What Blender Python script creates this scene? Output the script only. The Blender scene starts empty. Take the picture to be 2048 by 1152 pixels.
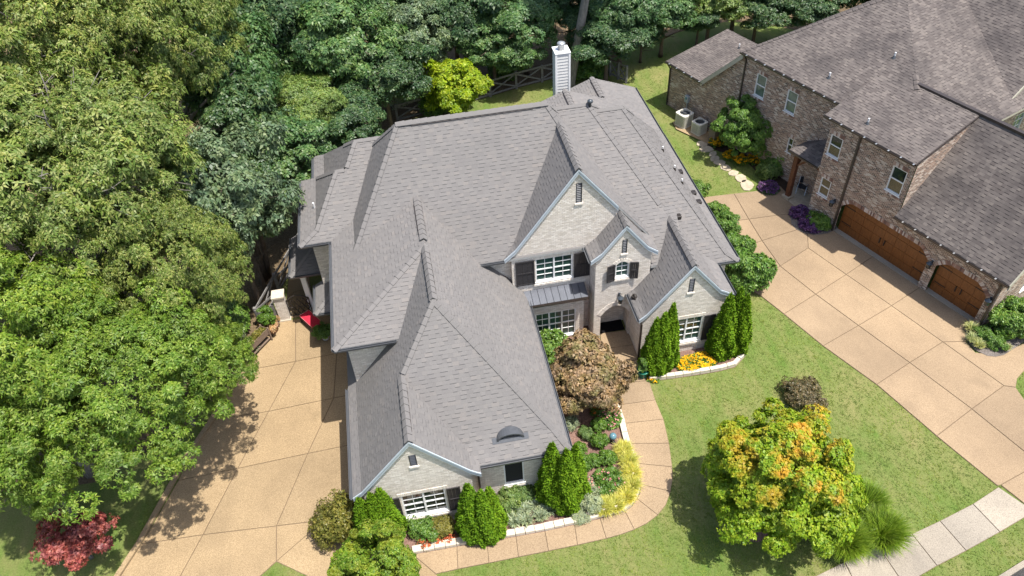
import bpy, math, random
import numpy as np
from mathutils import Vector, Matrix
from mathutils.geometry import tessellate_polygon

random.seed(7)
SC = bpy.context.scene
COL = SC.collection

# ------------------------------------------------------------------ camera
CAM_H = 30.0
F_PX = 1551.5
YAW, PITCH, ROLL = math.radians(8.0185), math.radians(43.970), math.radians(-3.6596)
def _cam_axes():
    cy, sy, cp, sp = math.cos(YAW), math.sin(YAW), math.cos(PITCH), math.sin(PITCH)
    fwd = Vector((sy*cp, cy*cp, -sp)); right = Vector((cy, -sy, 0)); up = right.cross(fwd)
    cr, sr = math.cos(ROLL), math.sin(ROLL)
    return cr*right + sr*up, -sr*right + cr*up, fwd
C_R, C_U, C_F = _cam_axes()
cam_d = bpy.data.cameras.new('camera')
cam_d.sensor_width = 36.0
cam_d.lens = 36.0*F_PX/2048.0
cam_d.clip_start = 0.5
cam_d.clip_end = 2000.0
cam = bpy.data.objects.new('camera', cam_d)
COL.objects.link(cam)
cam.matrix_world = Matrix(((C_R.x, C_U.x, -C_F.x, 0), (C_R.y, C_U.y, -C_F.y, 0),
                           (C_R.z, C_U.z, -C_F.z, CAM_H), (0, 0, 0, 1)))
SC.camera = cam

# ------------------------------------------------------------------ light
SUN_T = Vector((-0.28, 0.22, -1.0))          # direction the light travels
world = bpy.data.worlds.new('World')
SC.world = world
world.use_nodes = True
wn = world.node_tree
sky = wn.nodes.new('ShaderNodeTexSky')
sky.sky_type = 'NISHITA'
sky.sun_disc = False
sky.sun_elevation = math.atan2(1.0, math.hypot(SUN_T.x, SUN_T.y))
sky.sun_rotation = math.atan2(-SUN_T.x, -SUN_T.y)
sky.air_density = 1.0
sky.dust_density = 2.5
bg = wn.nodes['Background']
bg.inputs['Strength'].default_value = 0.135
wn.links.new(sky.outputs[0], bg.inputs['Color'])
sun_d = bpy.data.lights.new('sun', 'SUN')
sun_d.energy = 4.7
sun_d.angle = math.radians(0.55)
sun_d.color = (1.0, 0.955, 0.89)
sun = bpy.data.objects.new('sun', sun_d)
sun.rotation_euler = SUN_T.to_track_quat('-Z', 'Y').to_euler()
sun.location = (20, -10, 60)
COL.objects.link(sun)
SC.view_settings.view_transform = 'Standard'
SC.view_settings.look = 'None'
SC.view_settings.exposure = 0.77
SC.view_settings.gamma = 1.0
SC.view_settings.use_curve_mapping = False

# ------------------------------------------------------------------ survey helpers
# sight lines of the survey: they give real positions on a level, or on a wall plane, of the place
def sight(px, py):
    return C_R*((px-1024)/F_PX) - C_U*((py-576)/F_PX) + C_F
def at_z(px, py, z=0.0):
    r = sight(px, py); t = (z-CAM_H)/r.z
    return Vector((r.x*t, r.y*t, z))
def at_y(px, py, y):
    r = sight(px, py); t = y/r.y
    return Vector((r.x*t, y, CAM_H+r.z*t))
def at_x(px, py, x):
    r = sight(px, py); t = x/r.x
    return Vector((x, r.y*t, CAM_H+r.z*t))

# ------------------------------------------------------------------ object helpers
def tag(o, label=None, cat=None, group=None, kind=None):
    if label: o['label'] = label
    if cat: o['category'] = cat
    if group: o['group'] = group
    if kind: o['kind'] = kind
    return o
def empty(name, loc=(0, 0, 0), rz=0.0, label=None, cat=None, group=None):
    o = bpy.data.objects.new(name, None)
    o.empty_display_size = 0.3
    o.location = loc
    o.rotation_euler = (0, 0, rz)
    COL.objects.link(o)
    return tag(o, label, cat, group)
def link(name, me, parent=None, loc=None, rot=None, scale=None):
    o = bpy.data.objects.new(name, me)
    COL.objects.link(o)
    if parent is not None: o.parent = parent
    if loc is not None: o.location = loc
    if rot is not None: o.rotation_euler = rot
    if scale is not None: o.scale = scale
    return o
def copy_tree(o, parent=None):
    c = o.copy(); COL.objects.link(c); c.parent = parent
    for ch in list(o.children): copy_tree(ch, c)
    return c

class MB:
    """collects shapes into one mesh; off is subtracted from every point (the thing's base)"""
    def __init__(s, off=(0, 0, 0)):
        s.v = []; s.f = []; s.m = []; s.off = Vector(off); s.uv = {}
    def pt(s, p):
        s.v.append((p[0]-s.off.x, p[1]-s.off.y, p[2]-s.off.z)); return len(s.v)-1
    def poly(s, pts, m=0, uv=None):
        ids = [s.pt(p) for p in pts]
        s.f.append(ids); s.m.append(m)
        if uv: s.uv[len(s.f)-1] = uv
    def box(s, a, b, tr=None, m=0):
        c = [(x, y, z) for z in (a[2], b[2]) for y in (a[1], b[1]) for x in (a[0], b[0])]
        if tr: c = [tr(*p) for p in c]
        i = [s.pt(p) for p in c]
        for q in ((0, 2, 3, 1), (4, 5, 7, 6), (0, 1, 5, 4), (2, 6, 7, 3), (0, 4, 6, 2), (1, 3, 7, 5)):
            s.f.append([i[k] for k in q]); s.m.append(m)
    def bar(s, p, q, w, h, m=0, up=(0, 0, 1)):
        p = Vector(p); q = Vector(q); d = (q-p).normalized(); up = Vector(up)
        a = d.cross(up)
        if a.length < 1e-4: a = d.cross(Vector((0, 1, 0)))
        a.normalize(); b = a.cross(d)
        i = [s.pt(e + a*(sa*w/2) + b*(sb*h/2)) for e in (p, q) for sa, sb in ((-1, -1), (1, -1), (1, 1), (-1, 1))]
        for k in ((3, 2, 1, 0), (4, 5, 6, 7), (0, 1, 5, 4), (1, 2, 6, 5), (2, 3, 7, 6), (3, 0, 4, 7)):
            s.f.append([i[j] for j in k]); s.m.append(m)
    def tube(s, pts, radii, n=8, m=0, caps=True):
        rings = []; last = None
        for k, p in enumerate(pts):
            p = Vector(p)
            d = (Vector(pts[min(k+1, len(pts)-1)]) - Vector(pts[max(k-1, 0)])).normalized()
            if last is None:
                a = d.cross(Vector((0.3, 1, 0.1)))
            else:
                a = last - d*last.dot(d)
            a.normalize(); last = a; b = d.cross(a)
            rings.append([s.pt(p + (a*math.cos(2*math.pi*j/n) + b*math.sin(2*math.pi*j/n))*radii[k]) for j in range(n)])
        for r0, r1 in zip(rings, rings[1:]):
            for j in range(n):
                s.f.append([r0[j], r0[(j+1) % n], r1[(j+1) % n], r1[j]]); s.m.append(m)
        if caps:
            s.f.append(rings[0][::-1]); s.m.append(m); s.f.append(rings[-1]); s.m.append(m)
    def lathe(s, c, prof, n=16, m=0, sx=1.0, sy=1.0):
        rings = [[s.pt((c[0]+r*sx*math.cos(2*math.pi*j/n), c[1]+r*sy*math.sin(2*math.pi*j/n), c[2]+z)) for j in range(n)] for r, z in prof]
        for r0, r1 in zip(rings, rings[1:]):
            for j in range(n):
                s.f.append([r0[j], r0[(j+1) % n], r1[(j+1) % n], r1[j]]); s.m.append(m)
        s.f.append(rings[0][::-1]); s.m.append(m); s.f.append(rings[-1]); s.m.append(m)
    def prism(s, pts, z0, z1, m=0, mside=None):
        n = len(pts)
        ar = sum(pts[i][0]*pts[(i+1) % n][1]-pts[(i+1) % n][0]*pts[i][1] for i in range(n))
        if ar < 0: pts = pts[::-1]
        lo = [s.pt((p[0], p[1], z0)) for p in pts]; hi = [s.pt((p[0], p[1], z1)) for p in pts]
        s.f.append(hi); s.m.append(m); s.f.append(lo[::-1]); s.m.append(m)
        for i in range(n):
            s.f.append([lo[i], lo[(i+1) % n], hi[(i+1) % n], hi[i]]); s.m.append(m if mside is None else mside)
    def mesh(s, name, mats, smooth=False):
        me = bpy.data.meshes.new(name)
        me.from_pydata(s.v, [], s.f)
        for mt in (mats if isinstance(mats, (list, tuple)) else [mats]): me.materials.append(mt)
        me.polygons.foreach_set('material_index', s.m)
        if smooth: me.polygons.foreach_set('use_smooth', [True]*len(s.f))
        if s.uv:
            ul = me.uv_layers.new(name='UVMap')
            for fi, uv in s.uv.items():
                for li, c in zip(me.polygons[fi].loop_indices, uv): ul.data[li].uv = c
        me.update()
        return me
    def build(s, name, mats, parent=None, smooth=False, loc=None, rot=None):
        return link(name, s.mesh(name, mats, smooth), parent, loc, rot)

def bevel(o, w, seg=2):
    md = o.modifiers.new('bevel', 'BEVEL'); md.width = w; md.segments = seg; md.limit_method = 'ANGLE'
    return o

# ------------------------------------------------------------------ material helpers
def srgb(r, g, b):
    f = lambda c: (c/255/12.92) if c/255 <= 0.04045 else ((c/255+0.055)/1.055)**2.4
    return (f(r), f(g), f(b), 1)
class Mat:
    def __init__(s, name, rough=0.8, spec=0.3):
        s.m = bpy.data.materials.new(name); s.m.use_nodes = True
        s.nt = s.m.node_tree; s.b = s.nt.nodes['Principled BSDF']
        s.b.inputs['Roughness'].default_value = rough
        s.b.inputs['Specular IOR Level'].default_value = spec
        s._tc = None
    def n(s, t, **k):
        x = s.nt.nodes.new(t)
        for a, v in k.items():
            if a in x.inputs: x.inputs[a].default_value = v
            else: setattr(x, a, v)
        return x
    def l(s, a, b): s.nt.links.new(a, b)
    def co(s, kind='Object'):
        if s._tc is None: s._tc = s.n('ShaderNodeTexCoord')
        return s._tc.outputs[kind]
    def noise(s, scale, detail=4, rough=0.6, co='Object', vec=None, stretch=None):
        t = s.n('ShaderNodeTexNoise'); t.inputs['Scale'].default_value = scale
        t.inputs['Detail'].default_value = detail; t.inputs['Roughness'].default_value = rough
        v = vec or s.co(co)
        if stretch:
            mp = s.n('ShaderNodeMapping'); mp.inputs['Scale'].default_value = stretch[:3]
            if len(stretch) > 3: mp.inputs['Rotation'].default_value = (0, 0, stretch[3])
            s.l(v, mp.inputs['Vector']); v = mp.outputs[0]
        s.l(v, t.inputs['Vector'])
        return t.outputs['Fac']
    def ramp(s, fac, stops, interp='LINEAR'):
        r = s.n('ShaderNodeValToRGB'); e = r.color_ramp.elements; r.color_ramp.interpolation = interp
        while len(e) < len(stops): e.new(0.5)
        for el, (p, c) in zip(e, stops):
            el.position = p; el.color = c if len(c) == 4 else (*c, 1)
        s.l(fac, r.inputs['Fac'])
        return r.outputs['Color']
    def mix(s, fac, a, b, mode='MIX'):
        x = s.n('ShaderNodeMix'); x.data_type = 'RGBA'; x.blend_type = mode
        for inp, v in ((x.inputs['Factor'], fac), (x.inputs[6], a), (x.inputs[7], b)):
            if isinstance(v, (int, float)): inp.default_value = v
            elif isinstance(v, tuple): inp.default_value = v if len(v) == 4 else (*v, 1)
            else: s.l(v, inp)
        return x.outputs[2]
    def col(s, c):
        if isinstance(c, tuple): s.b.inputs['Base Color'].default_value = c if len(c) == 4 else (*c, 1)
        else: s.l(c, s.b.inputs['Base Color'])
        return s
    def bump(s, h, strength=0.3, dist=0.02):
        b = s.n('ShaderNodeBump'); b.inputs['Strength'].default_value = strength; b.inputs['Distance'].default_value = dist
        s.l(h, b.inputs['Height']); s.l(b.outputs[0], s.b.inputs['Normal'])
        return s
    def island(s):
        return s.n('ShaderNodeNewGeometry').outputs['Random Per Island']
    def objrand(s):
        return s.n('ShaderNodeObjectInfo').outputs['Random']
# ------------------------------------------------------------------ materials
M = {}
def plain(name, c, rough=0.6, spec=0.3, metal=0.0, var=0.12, scale=6.0, bump=0.0):
    a = Mat(name, rough, spec)
    c = c if len(c) == 4 else (*c, 1)
    lo = tuple(x*(1-var) for x in c[:3])+(1,); hi = tuple(min(1, x*(1+var)) for x in c[:3])+(1,)
    nz = a.noise(scale, 5)
    a.col(a.ramp(nz, [(0.3, lo), (0.7, hi)]))
    a.b.inputs['Metallic'].default_value = metal
    if bump: a.bump(a.noise(scale*8, 3), bump, 0.01)
    M[name] = a.m
    return a
def shingle(name, stops, stain, edge, stain_amt=0.5, stain_scale=0.5):
    a = Mat(name, 0.92, 0.15)
    base = a.ramp(a.island(), stops)
    st = a.noise(stain_scale, 4, 0.65)
    st = a.ramp(st, [(0.45, (0, 0, 0, 1)), (0.75, (stain_amt,)*3+(1,))])
    gr = a.ramp(a.noise(45, 2), [(0.25, (0.86,)*3+(1,)), (0.75, (1.1,)*3+(1,))])
    c = a.mix(st, base, stain)
    a.col(a.mix(1.0, c, gr, 'MULTIPLY'))
    a.bump(a.noise(60, 2), 0.25, 0.004)
    M[name] = a.m
    b = Mat(name+'_edge', 0.95, 0.1); b.col(edge); M[name+'_edge'] = b.m
shingle('shingle', [(0.0, (0.158, 0.150, 0.147)), (0.45, (0.167, 0.159, 0.155)), (0.8, (0.175, 0.166, 0.161)), (1.0, (0.188, 0.174, 0.165))],
        (0.142, 0.136, 0.133, 1), (0.115, 0.111, 0.110, 1), 0.55, 0.30)
shingle('shingle_brown', [(0.0, (0.092, 0.079, 0.074)), (0.4, (0.116, 0.101, 0.094)), (0.75, (0.134, 0.117, 0.108)), (1.0, (0.154, 0.134, 0.121))],
        (0.054, 0.048, 0.048, 1), (0.052, 0.047, 0.046, 1), 0.85, 0.5)

def brick(name, cols, mortar, bump_s, wash=None, rough=0.85, mort=0.007):
    a = Mat(name, rough, 0.2)
    t = a.n('ShaderNodeTexBrick')
    t.inputs['Scale'].default_value = 1.0
    t.inputs['Brick Width'].default_value = 0.215; t.inputs['Row Height'].default_value = 0.078
    t.inputs['Mortar Size'].default_value = mort; t.inputs['Mortar Smooth'].default_value = 0.3
    t.inputs['Color1'].default_value = (0, 0, 0, 1); t.inputs['Color2'].default_value = (1, 1, 1, 1)
    t.inputs['Mortar'].default_value = (0.5, 0.5, 0.5, 1)
    a.l(a.co('UV'), t.inputs['Vector'])
    bc = a.ramp(t.outputs['Color'], cols)
    if wash:
        w = a.ramp(a.noise(0.9, 4, 0.7, 'UV'), [(0.42, (0, 0, 0, 1)), (0.7, (wash[1],)*3+(1,))])
        bc = a.mix(w, bc, wash[0])
    fine = a.ramp(a.noise(7, 4, 0.7, 'UV'), [(0.3, (0.9,)*3+(1,)), (0.7, (1.06,)*3+(1,))])
    bc = a.mix(1.0, bc, fine, 'MULTIPLY')
    a.col(a.mix(t.outputs['Fac'], bc, mortar))
    h = a.n('ShaderNodeMath'); h.operation = 'ADD'
    inv = a.n('ShaderNodeMath'); inv.operation = 'SUBTRACT'; inv.inputs[0].default_value = 1.0
    a.l(t.outputs['Fac'], inv.inputs[1]); a.l(inv.outputs[0], h.inputs[0])
    nz = a.n('ShaderNodeMath'); nz.operation = 'MULTIPLY'; nz.inputs[1].default_value = 0.8
    a.l(a.noise(9, 3, 0.7, 'UV', None, (1.0, 3.0, 1.0)), nz.inputs[0]); a.l(nz.outputs[0], h.inputs[1])
    a.bump(h.outputs[0], bump_s, 0.03)
    M[name] = a.m
brick('white_brick', [(0, (0.62, 0.56, 0.485, 1)), (0.5, (0.73, 0.665, 0.59, 1)), (1, (0.84, 0.78, 0.70, 1))], (0.55, 0.495, 0.43, 1), 0.8)
brick('red_brick', [(0.0, (0.050, 0.034, 0.030, 1)), (0.22, (0.150, 0.082, 0.056, 1)), (0.5, (0.245, 0.138, 0.092, 1)), (0.72, (0.325, 0.205, 0.145, 1)), (0.88, (0.45, 0.355, 0.285, 1)), (1.0, (0.58, 0.50, 0.42, 1))],
      (0.52, 0.465, 0.395, 1), 0.2, ((0.44, 0.375, 0.31, 1), 0.25), mort=0.010)
a = Mat('soldier_red', 0.85, 0.2); a.col(a.ramp(a.island(), [(0, (0.13, 0.08, 0.07)), (0.4, (0.32, 0.19, 0.14)), (0.75, (0.48, 0.38, 0.32)), (1, (0.60, 0.52, 0.46))])); M['soldier_red'] = a.m
a = Mat('soldier_white', 0.85, 0.2); a.col(a.ramp(a.island(), [(0, (0.60, 0.54, 0.47)), (1, (0.78, 0.72, 0.64))])); M['soldier_white'] = a.m

def aggregate(name, base, dark, light, spots=0.4):
    a = Mat(name, 0.88, 0.25)
    sp = a.noise(26, 3, 0.75)
    c = a.ramp(sp, [(0.32, dark), (0.5, base), (0.68, light)])
    big = a.ramp(a.noise(0.22, 5, 0.6), [(0.32, (0.80, 0.78, 0.76, 1)), (0.68, (1.12, 1.10, 1.06, 1))])
    c = a.mix(1.0, c, big, 'MULTIPLY')
    st = a.ramp(a.noise(0.9, 5, 0.7, 'Object', None, (1, 0.35, 1, 0.6)), [(0.5, (0, 0, 0, 1)), (0.8, (spots,)*3+(1,))])
    c = a.mix(st, c, dark)
    oil = a.ramp(a.noise(0.55, 2, 0.4), [(0.66, (0, 0, 0, 1)), (0.76, (0.22,)*3+(1,))])
    c = a.mix(oil, c, tuple(x*0.62 for x in dark[:3])+(1,))
    ob = a.ramp(a.objrand(), [(0, (0.90, 0.905, 0.915, 1)), (1, (1.07, 1.06, 1.04, 1))])
    a.col(a.mix(1.0, c, ob, 'MULTIPLY'))
    a.bump(a.noise(40, 3, 0.7), 0.35, 0.008)
    M[name] = a.m
aggregate('drive_tan', (0.292, 0.217, 0.128, 1), (0.19, 0.138, 0.080, 1), (0.395, 0.300, 0.186, 1))
aggregate('drive_pink', (0.272, 0.203, 0.132, 1), (0.190, 0.139, 0.092, 1), (0.335, 0.256, 0.172, 1), 0.4)
aggregate('walk_tan', (0.280, 0.209, 0.134, 1), (0.19, 0.138, 0.090, 1), (0.345, 0.263, 0.175, 1), 0.35)
aggregate('concrete', (0.288, 0.258, 0.214, 1), (0.175, 0.157, 0.133, 1), (0.345, 0.312, 0.262, 1), 0.7)
aggregate('asphalt', (0.05, 0.049, 0.048, 1), (0.03, 0.03, 0.029, 1), (0.10, 0.097, 0.094, 1), 0.3)
aggregate('joint', (0.150, 0.110, 0.074, 1), (0.115, 0.084, 0.057, 1), (0.19, 0.14, 0.098, 1), 0.3)

def lawn_mat(name, g1, g2, tan, tan_lo, tan_hi):
    a = Mat(name, 0.95, 0.1)
    fine = a.noise(14, 5, 0.75)
    c = a.ramp(fine, [(0.28, tuple(x*0.55 for x in g1)), (0.5, g1), (0.75, g2)])
    st = a.noise(1.6, 5, 0.7, 'Object', None, (1.0, 0.28, 1.0, -0.75))
    pt = a.noise(0.28, 6, 0.65)
    mm = a.n('ShaderNodeMath'); mm.operation = 'MULTIPLY_ADD'; mm.inputs[1].default_value = 0.55
    a.l(st, mm.inputs[0])
    m2 = a.n('ShaderNodeMath'); m2.operation = 'MULTIPLY'; m2.inputs[1].default_value = 0.75
    a.l(pt, m2.inputs[0]); a.l(m2.outputs[0], mm.inputs[2])
    f = a.ramp(mm.outputs[0], [(tan_lo, (0, 0, 0, 1)), (tan_hi, (0.85,)*3+(1,))])
    tn = a.ramp(fine, [(0.3, tuple(x*0.7 for x in tan)), (0.7, tuple(x*1.2 for x in tan))])
    a.col(a.mix(f, c, tn))
    a.bump(a.noise(30, 4, 0.8), 0.9, 0.05)
    M[name] = a.m
lawn_mat('lawn', (0.102, 0.164, 0.032), (0.164, 0.228, 0.058), (0.228, 0.212, 0.085), 0.51, 0.80)
def litter(name, c1, c2, c3, sc=9):
    a = Mat(name, 0.95, 0.1)
    c = a.ramp(a.noise(sc, 6, 0.8), [(0.3, c1), (0.52, c2), (0.72, c3)])
    big = a.ramp(a.noise(0.5, 4), [(0.3, (0.75,)*3+(1,)), (0.7, (1.15,)*3+(1,))])
    a.col(a.mix(1.0, c, big, 'MULTIPLY')); a.bump(a.noise(sc*1.6, 5, 0.8), 1.0, 0.06)
    M[name] = a.m
litter('forest_floor', (0.06, 0.045, 0.026), (0.155, 0.112, 0.066), (0.27, 0.20, 0.125))
litter('mulch', (0.12, 0.070, 0.054), (0.235, 0.145, 0.115), (0.36, 0.24, 0.195), 14)
litter('mulch_grey', (0.09, 0.08, 0.072), (0.19, 0.165, 0.148), (0.32, 0.285, 0.26), 14)
litter('soil', (0.03, 0.022, 0.016), (0.06, 0.042, 0.03), (0.10, 0.07, 0.05), 14)

plain('gutter', (0.085, 0.090, 0.098), 0.35, 0.5, 0.0, 0.1, 3)
plain('rake_board', (0.42, 0.47, 0.51), 0.5, 0.4, 0, 0.06, 3)
plain('soffit', (0.34, 0.34, 0.33), 0.6, 0.3)
plain('beige_fascia', (0.38, 0.36, 0.29), 0.6, 0.3)
plain('bronze_metal', (0.040, 0.031, 0.027), 0.4, 0.5)
plain('metal_roof', (0.150, 0.160, 0.185), 0.32, 0.5, 0.55, 0.08, 2)
plain('white_paint', (0.74, 0.745, 0.74), 0.45, 0.4, 0, 0.04)
plain('shutter_dark', (0.030, 0.028, 0.030), 0.5, 0.4, 0, 0.25, 9)
plain('louvre_dark', (0.028, 0.030, 0.036), 0.4, 0.4)
plain('limestone', (0.52, 0.465, 0.375), 0.85, 0.2, 0, 0.14, 7, 0.3)
plain('flagstone', (0.38, 0.32, 0.235), 0.9, 0.15, 0, 0.2, 5, 0.4)
plain('lantern_metal', (0.05, 0.06, 0.07), 0.35, 0.5)
plain('galvanised', (0.42, 0.43, 0.44), 0.35, 0.5, 0.6)
plain('siding', (0.60, 0.60, 0.585), 0.55, 0.3, 0, 0.05)
plain('weathered_wood', (0.19, 0.182, 0.174), 0.9, 0.15, 0, 0.35, 9, 0.4)
plain('timber_brown', (0.115, 0.045, 0.022), 0.6, 0.3, 0, 0.3, 8, 0.3)
plain('terracotta', (0.30, 0.175, 0.125), 0.8, 0.2, 0, 0.15)
plain('planter_wood', (0.17, 0.125, 0.095), 0.85, 0.2, 0, 0.25, 8)
plain('red_cushion', (0.42, 0.022, 0.045), 0.8, 0.2, 0, 0.2, 12)
plain('iron', (0.022, 0.018, 0.016), 0.5, 0.4)
plain('sheet_black', (0.008, 0.008, 0.009), 0.95, 0.1)
plain('door_dark', (0.022, 0.017, 0.015), 0.5, 0.4)
plain('green_glaze', (0.015, 0.16, 0.11), 0.2, 0.6)
plain('ac_cream', (0.58, 0.56, 0.49), 0.5, 0.3, 0, 0.06)
plain('ac_dark', (0.045, 0.05, 0.055), 0.5, 0.4)
plain('bin_brown', (0.16, 0.13, 0.11), 0.55, 0.3)
plain('bin_lid', (0.022, 0.024, 0.030), 0.5, 0.3)
plain('grey_box', (0.33, 0.36, 0.37), 0.5, 0.3)
plain('glass_blue', (0.10, 0.20, 0.24), 0.08, 0.8)
plain('pot_white', (0.62, 0.62, 0.62), 0.3, 0.5)
plain('lead', (0.085, 0.09, 0.098), 0.35, 0.5, 0.3)
a = Mat('garage_wood', 0.42, 0.45)
gn = a.ramp(a.noise(5, 6, 0.7, 'Object', None, (6.0, 1.0, 0.7)), [(0.3, (0.115, 0.038, 0.010)), (0.55, (0.205, 0.075, 0.019)), (0.8, (0.275, 0.105, 0.028))])
a.col(gn); M['garage_wood'] = a.m
def glass(name, c, rough=0.04):
    a = Mat(name, rough, 0.45)
    a.col(a.ramp(a.noise(1.3, 4, 0.6), [(0.35, tuple(x*0.45 for x in c)), (0.65, c)]))
    a.b.inputs['IOR'].default_value = 1.5
    a.b.inputs['Coat Weight'].default_value = 0.2
    a.b.inputs['Coat Roughness'].default_value = 0.03
    M[name] = a.m
glass('glass_teal', (0.035, 0.085, 0.070))  # teal of mirrored greenery is put into the pane colour
glass('glass_dark', (0.020, 0.030, 0.032))
glass('glass_green', (0.16, 0.23, 0.18))  # light green reflection painted as the pane's own colour
a = Mat('screen', 0.8, 0.2); a.col((0.018, 0.020, 0.022)); M['screen'] = a.m
plain('blind', (0.34, 0.26, 0.13), 0.7, 0.2, 0, 0.08)
plain('blind_slat_teal', (0.30, 0.36, 0.34), 0.6, 0.3, 0, 0.08)

def bark(name, c1, c2):
    a = Mat(name, 0.95, 0.1)
    a.col(a.ramp(a.noise(3.5, 6, 0.75, 'Object', None, (3, 3, 0.6)), [(0.3, c1), (0.7, c2)]))
    a.bump(a.noise(6, 5, 0.7, 'Object', None, (3, 3, 0.5)), 0.8, 0.06); M[name] = a.m
bark('bark', (0.075, 0.055, 0.042), (0.20, 0.155, 0.115))
bark('bark_grey', (0.11, 0.10, 0.09), (0.32, 0.29, 0.26))

def leaf(name, dark, mid, light, clump=0.6, trans=0.25, rough=0.45, spec=0.35, accent=None):
    a = Mat(name, rough, spec)
    isl = a.ramp(a.island(), [(0.0, dark), (0.45, mid), (1.0, light)])
    cl = a.ramp(a.noise(clump, 3, 0.6), [(0.35, (0.72, 0.74, 0.75, 1)), (0.65, (1.2, 1.17, 1.1, 1))])
    c = a.mix(1.0, isl, cl, 'MULTIPLY')
    hu = a.ramp(a.noise(clump*3.1, 3, 0.6), [(0.40, (0, 0, 0, 1)), (0.62, (1, 1, 1, 1))])
    c = a.mix(hu, c, a.mix(1.0, c, (1.15, 1.05, 0.80, 1), 'MULTIPLY'))
    oi = a.ramp(a.objrand(), [(0, (0.88, 0.92, 0.95, 1)), (1, (1.10, 1.06, 1.0, 1))])
    c = a.mix(1.0, c, oi, 'MULTIPLY')
    if accent:
        c2, zlo, zhi, amt = accent
        sx = a.n('ShaderNodeSeparateXYZ'); a.l(a.co('Object'), sx.inputs[0])
        mr = a.n('ShaderNodeMapRange'); mr.inputs['From Min'].default_value = zlo; mr.inputs['From Max'].default_value = zhi
        a.l(sx.outputs['Z'], mr.inputs['Value'])
        nz = a.ramp(a.noise(1.3, 4, 0.65), [(0.45, (0, 0, 0, 1)), (0.62, (1, 1, 1, 1))])
        mu = a.n('ShaderNodeMath'); mu.operation = 'MULTIPLY'; a.l(mr.outputs[0], mu.inputs[0]); a.l(nz, mu.inputs[1])
        m3 = a.n('ShaderNodeMath'); m3.operation = 'MULTIPLY'; m3.inputs[1].default_value = amt; a.l(mu.outputs[0], m3.inputs[0])
        c = a.mix(m3.outputs[0], c, c2)
    a.col(c)
    tr = a.n('ShaderNodeBsdfTranslucent'); a.l(a.mix(1.0, c, (1.3, 1.4, 0.7, 1), 'MULTIPLY'), tr.inputs['Color'])
    mx = a.n('ShaderNodeMixShader'); mx.inputs[0].default_value = trans
    a.l(a.b.outputs[0], mx.inputs[1]); a.l(tr.outputs[0], mx.inputs[2])
    a.l(mx.outputs[0], a.nt.nodes['Material Output'].inputs['Surface'])
    M[name] = a.m
leaf('leaf_oak', (0.076, 0.135, 0.024), (0.136, 0.200, 0.042), (0.260, 0.285, 0.105), 0.5, 0.2, 0.5, 0.3)
leaf('leaf_oak_green', (0.064, 0.134, 0.014), (0.118, 0.208, 0.022), (0.218, 0.292, 0.062), 0.5, 0.25, 0.5, 0.3)
leaf('leaf_forest', (0.034, 0.092, 0.028), (0.062, 0.140, 0.044), (0.135, 0.212, 0.088), 0.5, 0.22)
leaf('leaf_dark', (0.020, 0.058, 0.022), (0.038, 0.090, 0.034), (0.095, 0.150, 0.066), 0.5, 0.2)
leaf('leaf_blue', (0.062, 0.112, 0.056), (0.102, 0.160, 0.084), (0.185, 0.240, 0.140), 0.5, 0.2)
leaf('leaf_light', (0.075, 0.150, 0.036), (0.122, 0.205, 0.056), (0.200, 0.265, 0.095), 0.5, 0.25)
leaf('leaf_yellow', (0.130, 0.235, 0.010), (0.220, 0.330, 0.015), (0.340, 0.415, 0.026), 0.8, 0.35, 0.5, 0.3, ((0.46, 0.36, 0.02, 1), 3.0, 6.0, 0.4))
leaf('leaf_maple', (0.105, 0.210, 0.010), (0.185, 0.305, 0.016), (0.290, 0.375, 0.034), 0.9, 0.3, 0.5, 0.3, ((0.55, 0.285, 0.028, 1), 3.5, 5.6, 0.9))
leaf('leaf_maple_green', (0.060, 0.145, 0.012), (0.112, 0.212, 0.020), (0.200, 0.280, 0.045), 0.9, 0.3, 0.5, 0.3, ((0.40, 0.30, 0.03, 1), 3.0, 5.5, 0.3))
leaf('leaf_bronze', (0.110, 0.080, 0.046), (0.205, 0.145, 0.088), (0.320, 0.225, 0.150), 0.9, 0.2, 0.5, 0.3, ((0.14, 0.16, 0.04, 1), 0.5, 2.0, 0.5))
leaf('leaf_red', (0.125, 0.024, 0.030), (0.240, 0.060, 0.066), (0.390, 0.150, 0.145), 0.9, 0.3)
leaf('leaf_cedar', (0.052, 0.122, 0.005), (0.094, 0.195, 0.008), (0.155, 0.265, 0.018), 3.0, 0.15, 0.7, 0.15)
leaf('leaf_box', (0.040, 0.105, 0.010), (0.072, 0.158, 0.018), (0.128, 0.215, 0.035), 3.0, 0.15)
leaf('leaf_shrub', (0.048, 0.125, 0.018), (0.090, 0.190, 0.030), (0.165, 0.262, 0.060), 1.5, 0.2)
leaf('leaf_olive', (0.085, 0.095, 0.018), (0.145, 0.150, 0.030), (0.215, 0.195, 0.055), 2.0, 0.2)
leaf('leaf_burgundy', (0.058, 0.062, 0.024), (0.098, 0.085, 0.040), (0.160, 0.118, 0.068), 2.0, 0.2)
leaf('leaf_silver', (0.150, 0.205, 0.130), (0.250, 0.310, 0.205), (0.390, 0.440, 0.310), 2.0, 0.2)
leaf('blade_yellow', (0.32, 0.35, 0.045), (0.48, 0.47, 0.09), (0.64, 0.60, 0.20), 1.5, 0.3)
leaf('blade_green', (0.085, 0.165, 0.010), (0.150, 0.250, 0.018), (0.240, 0.330, 0.050), 1.5, 0.3)
leaf('blade_pale', (0.20, 0.26, 0.09), (0.34, 0.38, 0.16), (0.52, 0.52, 0.30), 1.5, 0.25)
leaf('petal_yellow', (0.60, 0.30, 0.004), (0.72, 0.42, 0.008), (0.80, 0.52, 0.02), 3, 0.2, 0.6, 0.2)
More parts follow.
